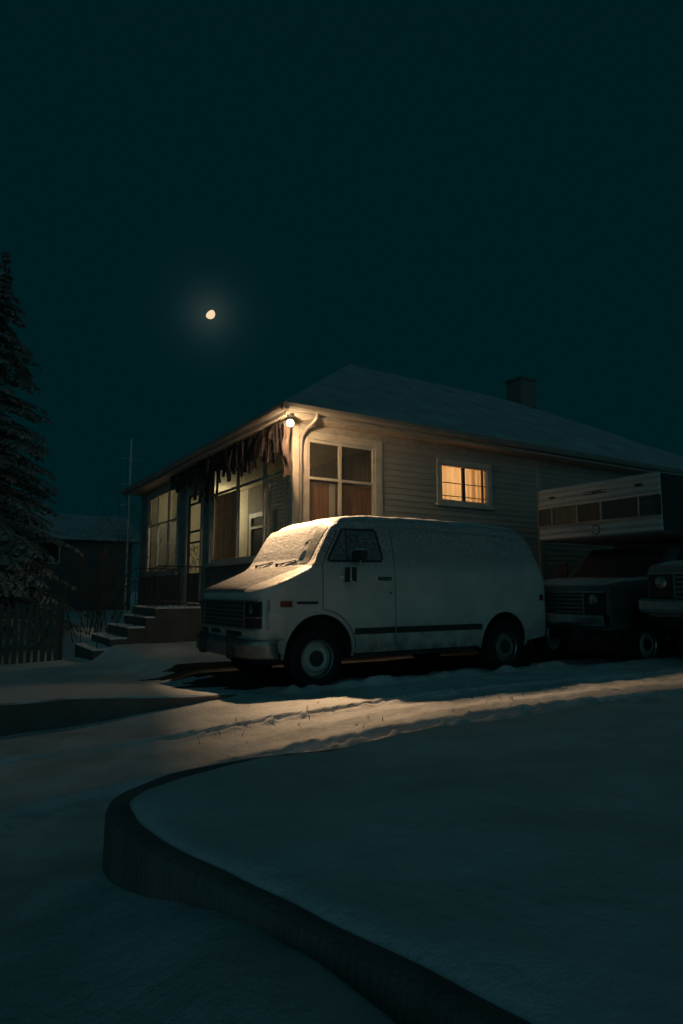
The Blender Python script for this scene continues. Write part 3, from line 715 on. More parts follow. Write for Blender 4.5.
# vertical board screen behind the lower half of the side window
mb = MB(); k = 0; u = PW0 + .05
while u < PW1 - .05:
    w = .092; dn = .004*((k*7) % 3)
    wbox(mb, rw, u, u+w-.008, PZ0, 2.985, -.115-dn, -.095-dn); u += w; k += 1
wbox(mb, rw, PW0+.03, PW1-.03, PZ0, 3.0, -.135, -.127)
mb.build('board_screen', M['wood'], house)
mb = MB(); wbox(mb, rw, 1.93, 2.045, PZ0+.02, 2.99, -.088, -.07); mb.build('screen_stile', M['trim'], house)
# blinds behind the porch-front glass
mb = MB()
nn = 60
rr = [[], []]
for k in range(nn+1):
    y = 5.53 + (6.92-5.53)*k/nn; x = CX + .085 + .012*math.sin(k*1.9)
    rr[0].append((x, y, 1.74)); rr[1].append((x, y, 3.2))
mb.grid(rr); mb.build('porch_curtain', cloth_mat('brown_curtain', (.50,.36,.25), (.36,.25,.17), .75), house, smooth=True)
# lattice screen in the pane next to the corner
mb = MB(); z = 1.78
while z < 3.2: wbox(mb, lw, 3.12, 4.15, z, z+.017, -.105, -.095); z += .078
u = 3.14
while u < 4.15: wbox(mb, lw, u, u+.017, 1.76, 3.2, -.117, -.107); u += .088
mb.build('lattice_screen', mat('lattice_paint', (.75,.76,.70), (.62,.63,.57), .7, 6), house)
mb = MB(); wbox(mb, lw, 4.14, 4.20, 1.74, 3.2, -.12, -.06); mb.build('lattice_stile', M['trim'], house)
# half-drawn shades in the far window
gs = cloth_mat('grey_shade', (.55,.53,.44), (.45,.43,.35), .7)
for a, b, zz in ((9.36,10.1,2.9),(10.2,11.05,2.86),(11.15,12.0,3.0)):
    mb = MB(); wbox(mb, lw, a, b, zz, 3.8, -.08, -.076); mb.build('roller_shade', gs, house)

# roof: hip, thick eaves, gutter, soffit
OH = .42
x0, x1, y0, y1 = CX-OH, HX+OH, CY-OH, HY+OH
ze, zr = 4.10, 7.30; ym_ = (y0+y1)/2; run = ym_ - y0
rx0, rx1 = x0 + run*.86, 11.6
mb = MB()
base = [(x0,y0,ze),(x1,y0,ze),(x1,y1,ze),(x0,y1,ze)]
mb.add(base + [(rx0,ym_,zr),(rx1,ym_,zr-.02)] + [(a,b,c-.05) for a,b,c in base],
       [(0,1,5,4),(1,2,5),(2,3,4,5),(3,0,4),(0,6,7,1),(1,7,8,2),(2,8,9,3),(3,9,6,0),(6,9,8,7)])
roof = mb.build('roof', M['roof_shingle'], house)
def lift(mb_pts): pass
def roof_sheet(p, q, r_, s_, nu, nv, th=.045):
    rows = []
    p, q, r_, s_ = map(Vector, (p, q, r_, s_))
    for i in range(nv+1):
        v = i/nv; A = p.lerp(s_, v); B = q.lerp(r_, v); row = []
        for j in range(nu+1):
            c = A.lerp(B, j/nu); e = min(1, v*nv/1.5)
            row.append((c.x, c.y, c.z + .012 + th*e*(.75+.9*float(fbm(np.array(c.x*.9), np.array(c.y*.9+c.z), 4)))))
        rows.append(row)
    return rows
mb = MB()
ins = .06
mb.grid(roof_sheet((x0+ins,y0+ins,ze+.035),(x1-ins,y0+ins,ze+.035),(rx1,ym_,zr-.02),(rx0,ym_,zr), 140, 44))
mb.grid(roof_sheet((x0+ins,y1-ins,ze+.035),(x0+ins,y0+ins,ze+.035),(rx0,ym_,zr),(rx0,ym_,zr), 90, 40))
mb.build('roof_snow', M['snow_roof'], roof, smooth=True)
mb = MB()
gp = [(0,-.055),(.0,.055),(.012,.062),(.02,.05),(.045,.05),(.075,.03),(.088,.0),(.09,.052),(.098,.058),(.104,.05),(.10,-.012),(.082,-.045),(.06,-.062)]
mb.prism(gp, lambda p, q, a: (a, y0-p, ze-.02+q), x0-.10, x1)
mb.prism(gp, lambda p, q, a: (x0-p, a, ze-.02+q), y0-.10, y1)
gut = mb.build('gutter', M['gutter'], house)
mb = MB(); mb.box(x0, x1, y0-.0, y0+.025, ze-.135, ze-.02-.06); mb.box(x0-.0, x0+.025, y0+.026, y1, ze-.135, ze-.02-.06); mb.build('fascia', M['trim_dim'], house)
mb = MB()
n_ = 0; x = x0+.03
while x < HX:
    mb.box(x, x+.088, y0+.026, CY-.024, ZS, ZS+.016); mb.box(x+.088, x+.10, y0+.026, CY-.024, ZS+.008, ZS+.016); x += .10
y = CY-.02
while y < HY:
    mb.box(x0+.026, CX-.024, y, y+.088, ZS, ZS+.016); mb.box(x0+.026, CX-.024, y+.088, y+.10, ZS+.008, ZS+.016); y += .10
mb.build('soffit', M['soffit'], house)
mb = MB(); mb.tube([(1.37, y0-.05, ze-.07),(1.37, y0-.05, ze-.13),(1.365, y0+.06, ze-.18),(1.33, CY-.16, ze-.27),(1.30, CY-.085, ze-.37),(1.292, CY-.06, ze-.5),(1.292, CY-.06, .25)], .030, 10); mb.build('downspout', M['gutter'], gut, smooth=True)
mb = MB(); mb.box(11.95, 12.6, 7.6, 8.25, 6.6, 8.02); ch = mb.build('chimney', M['brick'], roof)
mb = MB(); mb.box(11.91, 12.64, 7.56, 8.29, 8.022, 8.10); mb.build('chimney_cap', M['concrete'], ch)

# lit room behind the small window
mb = MB()
for bx in ((4.0,6.1,4.6,4.66,2.2,3.95),(4.0,4.06,3.05,4.6,2.2,3.95),(6.04,6.1,3.05,4.6,2.2,3.95),(4.06,6.04,3.05,4.6,2.2,2.26),(4.06,6.04,3.05,4.6,3.9,3.95)): mb.box(*bx)
mb.build('lit_room', mat('room_plaster', (.6,.5,.36), (.55,.46,.33), .8, 3), house)
def curtain_mat():
    m = bpy.data.materials.new('lit_curtain_cloth'); m.use_nodes = True; nt = m.node_tree; N = nt.nodes; L = nt.links; N.clear()
    o = N.new('ShaderNodeOutputMaterial'); d = N.new('ShaderNodeBsdfDiffuse'); t = N.new('ShaderNodeBsdfTranslucent'); x = N.new('ShaderNodeMixShader'); x.inputs[0].default_value = .65
    tc = N.new('ShaderNodeTexCoord'); mp = N.new('ShaderNodeMapping'); mp.inputs['Scale'].default_value = (14, 1, .5); n = N.new('ShaderNodeTexNoise'); n.inputs['Scale'].default_value = 1.2; n.inputs['Detail'].default_value = 5
    r = N.new('ShaderNodeValToRGB'); r.color_ramp.elements[0].position = .3; r.color_ramp.elements[1].position = .7
    r.color_ramp.elements[0].color = (.62,.42,.24,1); r.color_ramp.elements[1].color = (.80,.62,.40,1)
    L.new(tc.outputs['Object'], mp.inputs[0]); L.new(mp.outputs[0], n.inputs['Vector']); L.new(n.outputs['Fac'], r.inputs[0])
    L.new(r.outputs[0], d.inputs[0]); L.new(r.outputs[0], t.inputs[0]); L.new(d.outputs[0], x.inputs[1]); L.new(t.outputs[0], x.inputs[2]); L.new(x.outputs[0], o.inputs[0]); return m
mb = MB(); rr = []
for z in np.linspace(2.80, 3.72, 8):
    row = []
    for k in range(150):
        u = 4.22 + 1.6*k/149; g = 1.0 if u > 5.0 else .35
        row.append((u, 3.06 + g*(.022*math.sin(u*46 + .4*math.sin(u*9)) + .014*math.sin(u*19+1)), z))
    rr.append(row)
mb.grid(rr); cu = mb.build('curtain', curtain_mat(), smooth=True, loc=(5.0, 3.06, 2.8)); tag(cu, 'orange glowing curtain drawn behind the small lit window in the side wall', 'curtain')

# ------------------------------------------------------------------ things hung on the house
awn = thing('tattered_awning', (.98, 4.9, 3.9), 'ragged dark cloth awning hanging in strips under the porch eave', 'awning')
mb = MB(); rng = random.Random(3)
def strip(y, w, ztop_, zbot_, x, lean=0.):
    n_ = 9; rows = []
    ph = rng.uniform(0, 6)
    for i in range(n_+1):
        t_ = i/n_; z = ztop_ + (zbot_-ztop_)*t_; xx = x + .035*math.sin(3*t_+ph) + .03*t_*math.sin(ph*2)
        ww = w*(1 - .25*t_ + .12*math.sin(5*t_+ph)); yy = y + lean*t_ + .02*math.sin(4*t_ + ph)
        row = []
        for j in range(5):
            s_ = j/4 - .5; row.append((xx + .028*math.cos(s_*7 + ph), yy + ww*s_, z + (rng.uniform(-.05,.03) if i == n_ else 0)))
        rows.append(row)
    mb.grid(rows)
y = 2.98
while y < 7.1:
    w = rng.uniform(.05, .14); l = rng.uniform(.34, .66) if y < 6.0 else rng.uniform(.55, .95)
    if rng.random() < .16: l *= .55
    strip(y, w*1.4, 3.93, 3.93-l, .97 + rng.uniform(-.05,.05), rng.uniform(-.07,.07)); y += w*rng.uniform(.5, .85)
y = 7.1
while y < 9.0:
    w = rng.uniform(.10, .18); strip(y, w*1.2, 3.93, 3.93-rng.uniform(.2, .45), .98); y += w*.8
mb.build('cloth_strip', M['cloth'], awn, smooth=True)
mb = MB(); rows = []
for i in range(19):
    t_ = i/18; z = 3.90 - .90*t_; row = []
    for j in range(11):
        s_ = j/10 - .5; row.append((.93 + .035*math.sin(s_*16 + t_*3) + .02*math.sin(t_*9), 2.66 + .22*s_*(1-.15*t_) + .04*math.sin(t_*5), z + .02*math.sin(s_*9)))
    rows.append(row)
mb.grid(rows); mb.build('corner_fold', mat('lit_cloth', (.105,.075,.06), (.045,.032,.03), .95, 6, stretch=(4,4,1), bump=.003, bscale=40), awn, smooth=True)
mb = MB(); mb.tube([(.97, 2.62, 3.925),(.97, 9.0, 3.925)], .02, 8)
P = [(.95 + .03*math.cos(k*.55), 2.7 + k*.03, 3.90 + .035*math.sin(k*.55)) for k in range(145)]; mb.tube(P, .022, 6); mb.build('roller_pole', M['cloth'], awn, smooth=True)

LP = Vector((.905, 2.49, 3.825))
lamp = thing('porch_lamp', (.93, 2.55, ZS), 'bright bare floodlight bulb under the eave at the porch corner', 'lamp')
ldir = Vector((-.52, -.72, -.46)).normalized()
mb = MB(); mb.lathe([(.001,.0),(.06,.0),(.06,-.03),(.02,-.035),(.001,-.035)], (.93, 2.52, ZS), (0,0,1), 20); mb.tube([(.93,2.52,ZS-.03),(.93,2.52,ZS-.09),tuple(LP - ldir*.10)], .013, 8); mb.build('bracket', M['iron'], lamp, smooth=True)
mb = MB(); mb.lathe([(.001,-.15),(.026,-.15),(.030,-.09),(.038,-.06),(.058,-.012),(.064,.002),(.06,.004)], LP, ldir, 28); mb.build('bulb_shell', M['alu'], lamp, smooth=True)
mb = MB(); mb.lathe([(.06,.003),(.048,.014),(.028,.021),(.001,.024)], LP, ldir, 28); mb.build('bulb_face', emit('bulb_glow', (1,.80,.55), 14), lamp, smooth=True)

ceil = thing('ceiling_lamp', (2.5, 10.6, ZS), 'round flush lamp on the porch ceiling behind the door transom', 'lamp')
mb = MB(); mb.lathe([(.001,-.03),(.12,-.03),(.13,0)], (2.5,10.6,ZS), (0,0,1), 24); mb.build('base_plate', M['iron'], ceil, smooth=True)
mb = MB(); mb.lathe([(.001,-.17),(.06,-.16),(.11,-.11),(.12,-.06),(.11,-.03)], (2.5,10.6,ZS), (0,0,1), 24); mb.build('globe', pane_mat('opal_globe', (.95,.9,.8), .05, .3), ceil, smooth=True)
pend = thing('pendant_lamp', (2.3, 13.0-.6, ZS), 'tiny bright globe lamp glowing inside the far end of the porch', 'lamp')
mb = MB(); mb.tube([(2.1,12.2,ZS),(2.1,12.2,2.62)], .006, 6); mb.build('cord', M['iron'], pend)
mb = MB(); mb.lathe([(.001,-.045),(.03,-.035),(.045,0),(.03,.035),(.001,.045)], (2.1,12.2,2.46), (0,0,1), 16); mb.build('globe', emit('globe_glow', (1,.82,.5), 5.), pend, smooth=True)
bra = mat('brass', (.7,.55,.25), (.5,.38,.18), .25, 8, metal=1)
for k in range(10):
    mb = MB(); a = 2*PI*k/10; q = []
    for j in range(7):
        t_ = j/6; r = .05 + .33*t_; q.append((2.1 + r*math.cos(a), 12.2 + r*math.sin(a), 2.50 + .16*math.sin(t_*PI*1.25) - .06*t_))
    mb.tube(q, .007, 5); mb.build('arm', bra, pend, smooth=True)

# ------------------------------------------------------------------ entry steps, rail
stp = thing('entry_steps', (.5, 8.0, -.3), 'snow-dusted concrete steps and landing climbing to the porch door', 'steps')
SY0, SY1 = 7.15, 9.05
lev = [(-1.08, -.05), (-.74, .16), (-.40, .37), (-.04, .57), (.16, .76)]
for i, (x, z) in enumerate(lev):
    mb = MB(); sn = MB()
    xe = lev[i+1][0] if i < 4 else CX-.03
    mb.box(x, xe-.002 if i < 4 else xe, SY0, SY1, -.7, z)
    rows = []
    for u in np.linspace(x-.012, xe-(.02 if i < 4 else .0), 8):
        rows.append([(u, v, z + .003 + .03*min(1, (u-x+.012)/.05)*(.7+.8*float(fbm(np.array(u*4), np.array(v*4), 3)))) for v in np.linspace(SY0-.01, SY1+.01, 24)])
    sn.grid(rows); rows = [[(x-.012+(xe-x)*j/7, SY0-.01, z-.004) for j in range(8)], [(x-.012+(xe-x)*j/7, SY0-.01, z+.028) for j in range(8)]]; sn.grid(rows)
    trd = mb.build('tread', M['step'], stp, bevel=.008); sn.build('snow_cover', M['snow'], trd, smooth=True)
rail = thing('iron_railing', (.7, 7.2, .76), 'thin black iron railing with balusters round the porch landing', 'railing')
for yy in (7.22, 9.0):
    for P, r_ in (([(.2,yy,1.66),(1.2,yy,1.66)],.016), ([(.2,yy,.9),(1.2,yy,.9)],.012), ([(.2,yy,1.66),(-1.0,yy,.86)],.016)):
        mb = MB(); mb.tube(P, r_, 8); mb.build('hand_rail', M['iron'], rail, smooth=True)
    for x in np.arange(.2, 1.22, .12): mb = MB(); mb.tube([(x,yy,.77),(x,yy,1.66)], .008, 6); mb.build('baluster', M['iron'], rail, smooth=True)
    for x, z0_ in ((-.98,-.03),(-.6,.2),(-.25,.38)): mb = MB(); mb.tube([(x,yy,z0_),(x,yy,1.66-(.2-x)*.667)], .009, 6); mb.build('baluster', M['iron'], rail, smooth=True)

# television aerial beside the far end of the house
an = thing('tv_aerial', (1.1, 13.8, -.5), 'thin rooftop television aerial mast with crossed arms at the far eave', 'aerial')
mb = MB(); mb.tube([(1.1,13.8,-.6),(1.1,13.8,5.9)], .032, 8); mb.build('mast', M['mast'], an, smooth=True)
for z, l, th in ((5.22,.36,.4),(5.12,.25,1.5),(4.4,.34,.5),(4.25,.22,1.4),(3.75,.3,.4),(3.6,.22,1.3)):
    mb = MB(); mb.tube([(1.1-l*math.cos(th),13.8-l*math.sin(th),z),(1.1+l*math.cos(th),13.8+l*math.sin(th),z+.03)], .02, 6)
    mb.build('cross_arm', M['mast'], an, smooth=True)

# ------------------------------------------------------------------ yard: fence, bush, conifer, neighbour
fe = thing('picket_fence', (-3.2, 8.6, -.35), 'dark weathered picket fence across the yard left of the steps', 'fence')
mb = MB(); x = -9.0; rng = random.Random(5)
while x < -1.45:
    h = .90 + rng.uniform(-.02,.02); zb = float(yard(np.array([8.6]))[0])
    mb.prism([(x,zb),(x+.085,zb),(x+.085,h-.09),(x+.042,h),(x,h-.09)], lambda p, q, a: (p, a, q), 8.58, 8.60); x += .135
mb.build('picket', M['fence'], fe)
for z in (.55, -.1): mb = MB(); mb.box(-9.0,-1.45,8.605,8.65,z,z+.08); mb.build('rail', M['fence'], fe)
for x in (-8.9,-6.9,-4.9,-2.95,-1.5): mb = MB(); mb.box(x,x+.1,8.655,8.755,-.6,.95); mb.build('fence_post', M['fence'], fe, bevel=.006)

def bare_bush(name, base, h, n_, label, cat='bush', seed=1, spread=.35):
    r = random.Random(seed); t = thing(name, base, label, cat); mb = MB()
    def grow(p, d, l, rad, dep):
        pts = [p]; q = Vector(p); d = Vector(d)
        for k in range(4):
            d = (d + Vector((r.gauss(0,.13), r.gauss(0,.13), r.gauss(.04,.08)))).normalized(); q = q + d*l/4; pts.append(tuple(q))
            if dep and k > 0:
                for _ in range(r.choice((1,1,2))):
                    e = (d + Vector((r.gauss(0,.5), r.gauss(0,.5), r.gauss(.1,.3)))).normalized(); grow(tuple(q), e, l*r.uniform(.35,.6), rad*.5, dep-1)
        mb.tube(pts, [rad, rad*.85, rad*.7, rad*.5, rad*.3], 5 if dep else 3)
    for k in range(n_):
        a = r.uniform(0, 2*PI); b0 = Vector(base) + Vector((r.gauss(0,.18), r.gauss(0,.18), -.05))
        grow(tuple(b0), (math.cos(a)*spread, math.sin(a)*spread, 1), h*r.uniform(.7,1.05), .018, 2)
    mb.build('branch', M['twig'], t, smooth=True)
bare_bush('bare_bush', (-.35, 10.7, -.5), 2.9, 20, 'tall bare leafless bush standing between the fence and the porch', seed=4)

def conifer(base, h, rad, label, seed):
    r = random.Random(seed); t = thing('conifer', base, label, 'tree'); B = Vector(base)
    mb = MB(); mb.tube([tuple(B + Vector((0,0,h*k/8 - .2))) for k in range(9)], [.17*(1-k/8.6) for k in range(9)], 10); mb.build('trunk', M['bark'], t, smooth=True)
    mb = MB(); br = MB(); z = 1.0
    while z < h - .2:
        L_ = rad*(1 - (z/h)**1.15)*r.uniform(.75,1.1)
        for k in range(r.randint(5,8)):
            a = r.uniform(0, 2*PI); D = Vector((math.cos(a), math.sin(a), 0)); S = Vector((-D.y, D.x, 0)); L2 = L_*r.uniform(.5,1.2)
            pts = []
            for i in range(7):
                t_ = i/6; pts.append(B + D*L2*t_ + Vector((0,0,z - .42*L2*t_*t_ + .10*L2*t_**3)))
            br.tube([tuple(p) for p in pts], [.022*(1-.8*i/6) for i in range(7)], 4)
            for i in range(int(34*L2) + 10):
                t_ = r.uniform(.12, 1.0); f_ = t_*6; i0 = min(5, int(f_)); p = pts[i0].lerp(pts[i0+1], f_-i0)
                sl = L2*.26*(1.15-t_)*r.uniform(.6,1.2) + .08
                sd = (S*r.choice((-1,1)) + D*r.uniform(.2,.9) + Vector((0,0,r.uniform(-.7,-.1)))).normalized()
                e = p + sd*sl; wv = sd.cross(Vector((0,0,1))).normalized()*r.uniform(.025,.05); dn = Vector((0,0,-r.uniform(.03,.10)))
                mb.add([tuple(p), tuple(p.lerp(e,.5)+wv+dn), tuple(e+dn), tuple(p.lerp(e,.5)-wv+dn*1.4)], [(0,1,2),(0,2,3)])
        z += r.uniform(.14,.24)
    mb.build('foliage', M['needle'], t, recalc=False); br.build('branch', M['bark'], t)
conifer((-2.75, 13.2, -.55), 11.5, 3.1, 'tall dark conifer rising at the left edge behind the picket fence', 8)
conifer((-5.6, 17.5, -.6), 12.5, 2.9, 'large dark conifer farther back beyond the left edge of the yard', 9)

nb = thing('neighbour_house', (1.0, 33, -.6), 'dim neighbouring house with a snowy roof seen far behind the yard', 'house')
mb = MB(); mb.box(-7, 5.2, 30, 38, -1.2, 4.0); mb.build('wall', mat('neighbour_wall', (.13,.13,.125), (.09,.09,.088), .8, 2), nb)
mb = MB(); mb.add([(-7.5,29.5,3.95),(5.7,29.5,3.95),(5.7,34,5.6),(-7.5,34,5.6),(5.7,38.5,3.95),(-7.5,38.5,3.95),(-7.5,29.5,3.8),(5.7,29.5,3.8),(5.7,38.5,3.8),(-7.5,38.5,3.8)],
    [(0,1,2,3),(3,2,4,5),(0,6,7,1),(5,4,8,9),(0,3,5),(1,4,2),(0,5,9,6),(1,7,8,4),(6,9,8,7)]); mb.build('roof', M['snow_roof'], nb)
mb = MB(); mb.box(.1,1.4,29.93,29.98,2.6,3.6); w = mb.build('window', M['darkglass'], nb)
mb = MB(); mb.box(0,.1,29.92,29.99,2.5,3.7); mb.box(1.4,1.5,29.92,29.99,2.5,3.7); mb.box(.1,1.4,29.92,29.99,3.6,3.7); mb.box(.1,1.4,29.92,29.99,2.5,2.6); mb.build('frame', M['trim_dim'], w)
mb = MB(); mb.box(-1.75,-.85,29.94,29.98,3.05,3.75); w = mb.build('window', emit('far_window_glow', (1,.5,.18), .12), nb)
mb = MB(); mb.box(-1.33,-1.27,29.90,29.935,3.05,3.75); mb.box(-1.85,-1.75,29.92,29.99,2.95,3.85); mb.box(-.85,-.75,29.92,29.99,2.95,3.85); mb.build('frame', M['trim_dim'], w)
# a row of small lit candles-like posts is the neighbour's side window seen past the bush
mb = MB(); mb.box(5.202,5.24,31.0,32.0,1.8,2.8); mb.build('window', M['darkglass'], nb)

# ------------------------------------------------------------------ pickups and camper
def pickup(x0, yc, zb, W_, paint, label, tall=0., seed=0, front='square'):
    """x0 nose, yc centreline, zb wheel contact height"""
    t = thing('pickup_truck', (x0+2.5, yc, zb), label, 'truck')
    h = W_/2; Z = lambda z: zb + z + tall
    prof = [(.0,.56),(.02,1.08),(.07,1.20),(.30,1.235),(1.45,1.30),(1.52,1.29),(5.2,1.30),(5.25,.60)]
    bot = [(4.6,.56),(4.55,.80),(4.35,.95),(4.05,.95),(3.85,.8),(3.8,.56),(1.35,.56),(1.3,.80),(1.1,.96),(.75,.96),(.55,.8),(.5,.56)]
    mb = MB(); mb.prism([(p, q) for p, q in prof] + bot, lambda p, q, a: (x0+p, yc+a, Z(q)), -h, h); mb.build('body', paint, t, bevel=.035)
    mb = MB(); b = [(1.42,-h+.05),(3.05,-h+.05),(3.05,h-.05),(1.42,h-.05)]; tp = [(2.0,-h+.2),(2.95,-h+.2),(2.95,h-.2),(2.0,h-.2)]
    mb.hexa([(x0+a, yc+c, Z(1.28)) for a, c in b], [(x0+a, yc+c, Z(1.83)) for a, c in tp]); cab = mb.build('cab', paint, t, bevel=.05)
    L3 = lambda u, v, o: (x0 + 1.42 + .58*v - o*.9, yc + (-h+.05 + .15*v) + (2*(h-.05-.15*v))*u, Z(1.28 + .55*v) + o*.6)
    mb = MB(); mb.grid([[L3(u, v, .012) for u in np.linspace(.07,.93,8)] for v in (.10,.5,.88)]); mb.build('windshield', M['truckglass'], cab)
    for s in (-1, 1):
        P = lambda u, v: (x0 + 1.5 + .62*v + (1.5-.72*v)*u, yc + s*(h-.05-.15*v + .006), Z(1.28 + .55*v))
        mb = MB(); mb.grid([[P(u, v) for u in np.linspace(.08,.92,5)] for v in (.12,.86)]); mb.build('side_window', M['truckglass'], cab)
        mb = MB(); mb.box(x0+1.62, x0+1.68, yc+s*(h+.03)-(.0 if s>0 else .2), yc+s*(h+.03)+(.2 if s>0 else 0), Z(1.36), Z(1.60)); m_ = mb.build('side_mirror', M['black'], t, bevel=.012)
        mb = MB(); mb.tube([(x0+1.65, yc+s*(h+.1), Z(1.4)),(x0+1.68, yc+s*(h-.05), Z(1.3))], .012, 6); mb.build('mirror_arm', M['chrome'], m_)
        a, b2 = sorted((yc+s*(h-.08), yc+s*(h-.36)))
        mb = MB(); mb.box(x0-.028, x0+.02, a, b2, Z(.90), Z(1.07)); hl = mb.build('headlight', M['darkglass'], t, bevel=.01)
        mb = MB(); mb.lathe([(.001,.016),(.04,.012),(.07,.002),(.075,0)], (x0-.03, (a+b2)/2, Z(.985)), (-1,0,0), 18); mb.build('lens', M['chrome'], hl, smooth=True)
        mb = MB(); mb.box(x0-.026, x0+.02, a, b2, Z(.79), Z(.885)); mb.build('turn_signal', M['smoke'], t, bevel=.01)
        for xw in (.93, 4.2):
            wheel(t, x0+xw, yc+s*(h-.06), zb+.355+tall*.35, s, .36+tall*.3)
    mb = MB(); mb.box(x0-.012, x0+.02, yc-h+.04, yc+h-.04, Z(.765), Z(1.095)); g = mb.build('grille', M['black'], t)
    mb = MB()
    for z in (.80,.86,.92,.98,1.04): mb.box(x0-.024, x0-.011, yc-h+.40, yc+h-.40, Z(z), Z(z+.012))
    mb.box(x0-.03,x0-.011,yc-h+.04,yc+h-.04,Z(1.083),Z(1.10)); mb.box(x0-.03,x0-.011,yc-h+.04,yc+h-.04,Z(.757),Z(.772))
    for s in (-1,1): mb.box(x0-.03,x0-.011,yc+s*(h-.385)-.008,yc+s*(h-.385)+.008,Z(.773),Z(1.082))
    mb.build('grille_bar', M['alu'], g)
    mb = MB(); mb.prism([(-.13,.62),(-.15,.66),(-.15,.755),(-.12,.785),(.0,.785),(.0,.60)], lambda p, q, a: (x0+p, yc+a, Z(q)), -h-.02, h+.02); mb.build('bumper', M['chrome'], t, bevel=.012)
    mb = MB()
    for s in (-1,1): mb.box(x0-.06, x0+.1, yc+s*.45-.04, yc+s*.45+.04, Z(.42), Z(.60))
    mb.box(x0+.3, x0+5.0, yc-h+.3, yc+h-.3, Z(.38), Z(.75)); mb.build('chassis', M['dark'], t)
    rows = []
    for u in np.linspace(.06, 1.38, 20):
        row = []
        for v in np.linspace(-h+.05, h-.05, 30):
            e = min(1, (u-.06)/.12, (1.38-u)/.08+.2, (h-.05-abs(v))/.12); zz = float(np.interp(u, [.0,.07,.30,1.45],[1.10,1.20,1.235,1.30]))
            row.append((x0+u, yc+v, Z(zz) - .004 + .035*e*(.8+.8*float(fbm(np.array(u*3+seed), np.array(v*3), 3)))))
        rows.append(row)
    mb = MB(); mb.grid(rows); mb.build('hood_snow', M['snow_roof'], t, smooth=True)
    return t
pickup(4.12, .10, .0, 1.95, M['truck'], 'dark pickup truck with chrome bumper carrying a camper behind the van', 0.03, 1)
pickup(3.85, -2.60, .16, 1.95, M['truck2'], 'grey truck nosing in at the right edge with a snowy hood', 0.10, 5)

cam_t = thing('truck_camper', (7.0, .08, 1.3), 'cream slide-in camper with a cab-over window band riding on the dark pickup', 'camper')
c_m = mat('camper_skin', (.66,.63,.58), (.54,.52,.48), .5, 2, .3, .7)
nt = c_m.node_tree; N = nt.nodes; L = nt.links
tc = N['Texture Coordinate']; sx = N.new('ShaderNodeSeparateXYZ'); L.new(tc.outputs['Object'], sx.inputs[0])
mu = N.new('ShaderNodeMath'); mu.operation = 'MULTIPLY'; mu.inputs[1].default_value = 62; L.new(sx.outputs['Z'], mu.inputs[0])
sn_ = N.new('ShaderNodeMath'); sn_.operation = 'SINE'; L.new(mu.outputs[0], sn_.inputs[0])
bp_ = N.new('ShaderNodeBump'); bp_.inputs['Distance'].default_value = .012; bp_.inputs['Strength'].default_value = 1; L.new(sn_.outputs[0], bp_.inputs['Height']); L.new(bp_.outputs['Normal'], N['Principled BSDF'].inputs['Normal'])
KX, KY0, KY1 = 5.2, -1.06, 1.22
mb = MB(); mb.prism([(0,2.0),(0,2.90),(4.2,2.98),(4.2,1.36),(2.05,1.36),(2.05,1.98)], lambda p, q, a: (KX+p, a, q), KY0, KY1); mb.build('shell', c_m, cam_t, bevel=.03)
mb = MB(); mb.box(KX-.012, KX+.05, KY0+.005, KY1-.005, 2.255, 2.555); mb.box(KX+.05, KX+1.2, KY0-.010, KY0+.02, 2.255, 2.555); mb.box(KX+.05, KX+1.2, KY1-.02, KY1+.010, 2.255, 2.555); wb = mb.build('window_band', M['dark'], cam_t, bevel=.004)
ccm = mat('camper_warm_pane', (.26,.21,.14), (.12,.10,.075), .9, 5, stretch=(1,8,.5)); dcm = mat('camper_dark_blind', (.09,.085,.075), (.05,.05,.045), .9, 5, stretch=(1,8,.5))  # warm colour of one pane stands in for the porch lamp's reflection
for a, b, m_ in ((KY0+.10,KY0+.30,dcm),(KY0+.38,KY0+.98,dcm),(KY0+1.02,KY0+1.44,dcm),(KY0+1.48,KY0+1.92,ccm),(KY0+2.02,KY0+2.20,dcm)):
    mb = MB(); mb.box(KX-.015, KX-.013, a, b, 2.275, 2.535); mb.build('curtain', m_, wb)  # the ccm one is no curtain, a warm pane for the lamp's reflection
for a, b in ((KY0+.08,KY0+.33),(KY0+.35,KY0+.99),(KY0+1.01,KY0+1.45),(KY0+1.47,KY0+1.96),(KY0+1.98,KY0+2.22)):
    mb = MB(); mb.add([(KX-.023,a,2.262),(KX-.023,b,2.262),(KX-.023,b,2.548),(KX-.023,a,2.548)], [(0,1,2,3)]); mb.build('pane', M['pane'], wb)
for y in (KY0+.34, KY0+1.0, KY0+1.46, KY0+1.97):
    mb = MB(); mb.box(KX-.03, KX-.012, y-.014, y+.014, 2.262, 2.548); mb.build('mullion', M['alu'], wb)
for z in (2.550, 2.244):
    mb = MB(); mb.box(KX-.03,KX-.012,KY0+.01,KY1-.01,z,z+.016); mb.build('window_trim', M['alu'], wb)
for y in (.90, -.73):
    mb = MB(); mb.box(KX-.03, KX+.01, y-.055, y+.055, 2.715, 2.755); mb.build('clearance_light', M['smoke'], cam_t, bevel=.008)
mb = MB(); mb.box(KX-.008, KX+.005, -.17, .27, 2.695, 2.71); mb.box(KX-.008, KX+.005, -.17, .27, 2.745, 2.755); mb.prism([(-.10,2.715),(.10,2.712),(.16,2.728),(.03,2.738),(-.05,2.735)], lambda p, q, a: (a, p, q), KX-.009, KX+.004); mb.build('nameplate', M['iron'], cam_t)
mb = MB(); mb.tube([(KX-.006, .06+.075*math.cos(a), 2.12+.075*math.sin(a)) for a in np.linspace(.7, 2*PI-.5, 22)], .009, 5); mb.build('ring_emblem', M['iron'], cam_t, smooth=True)
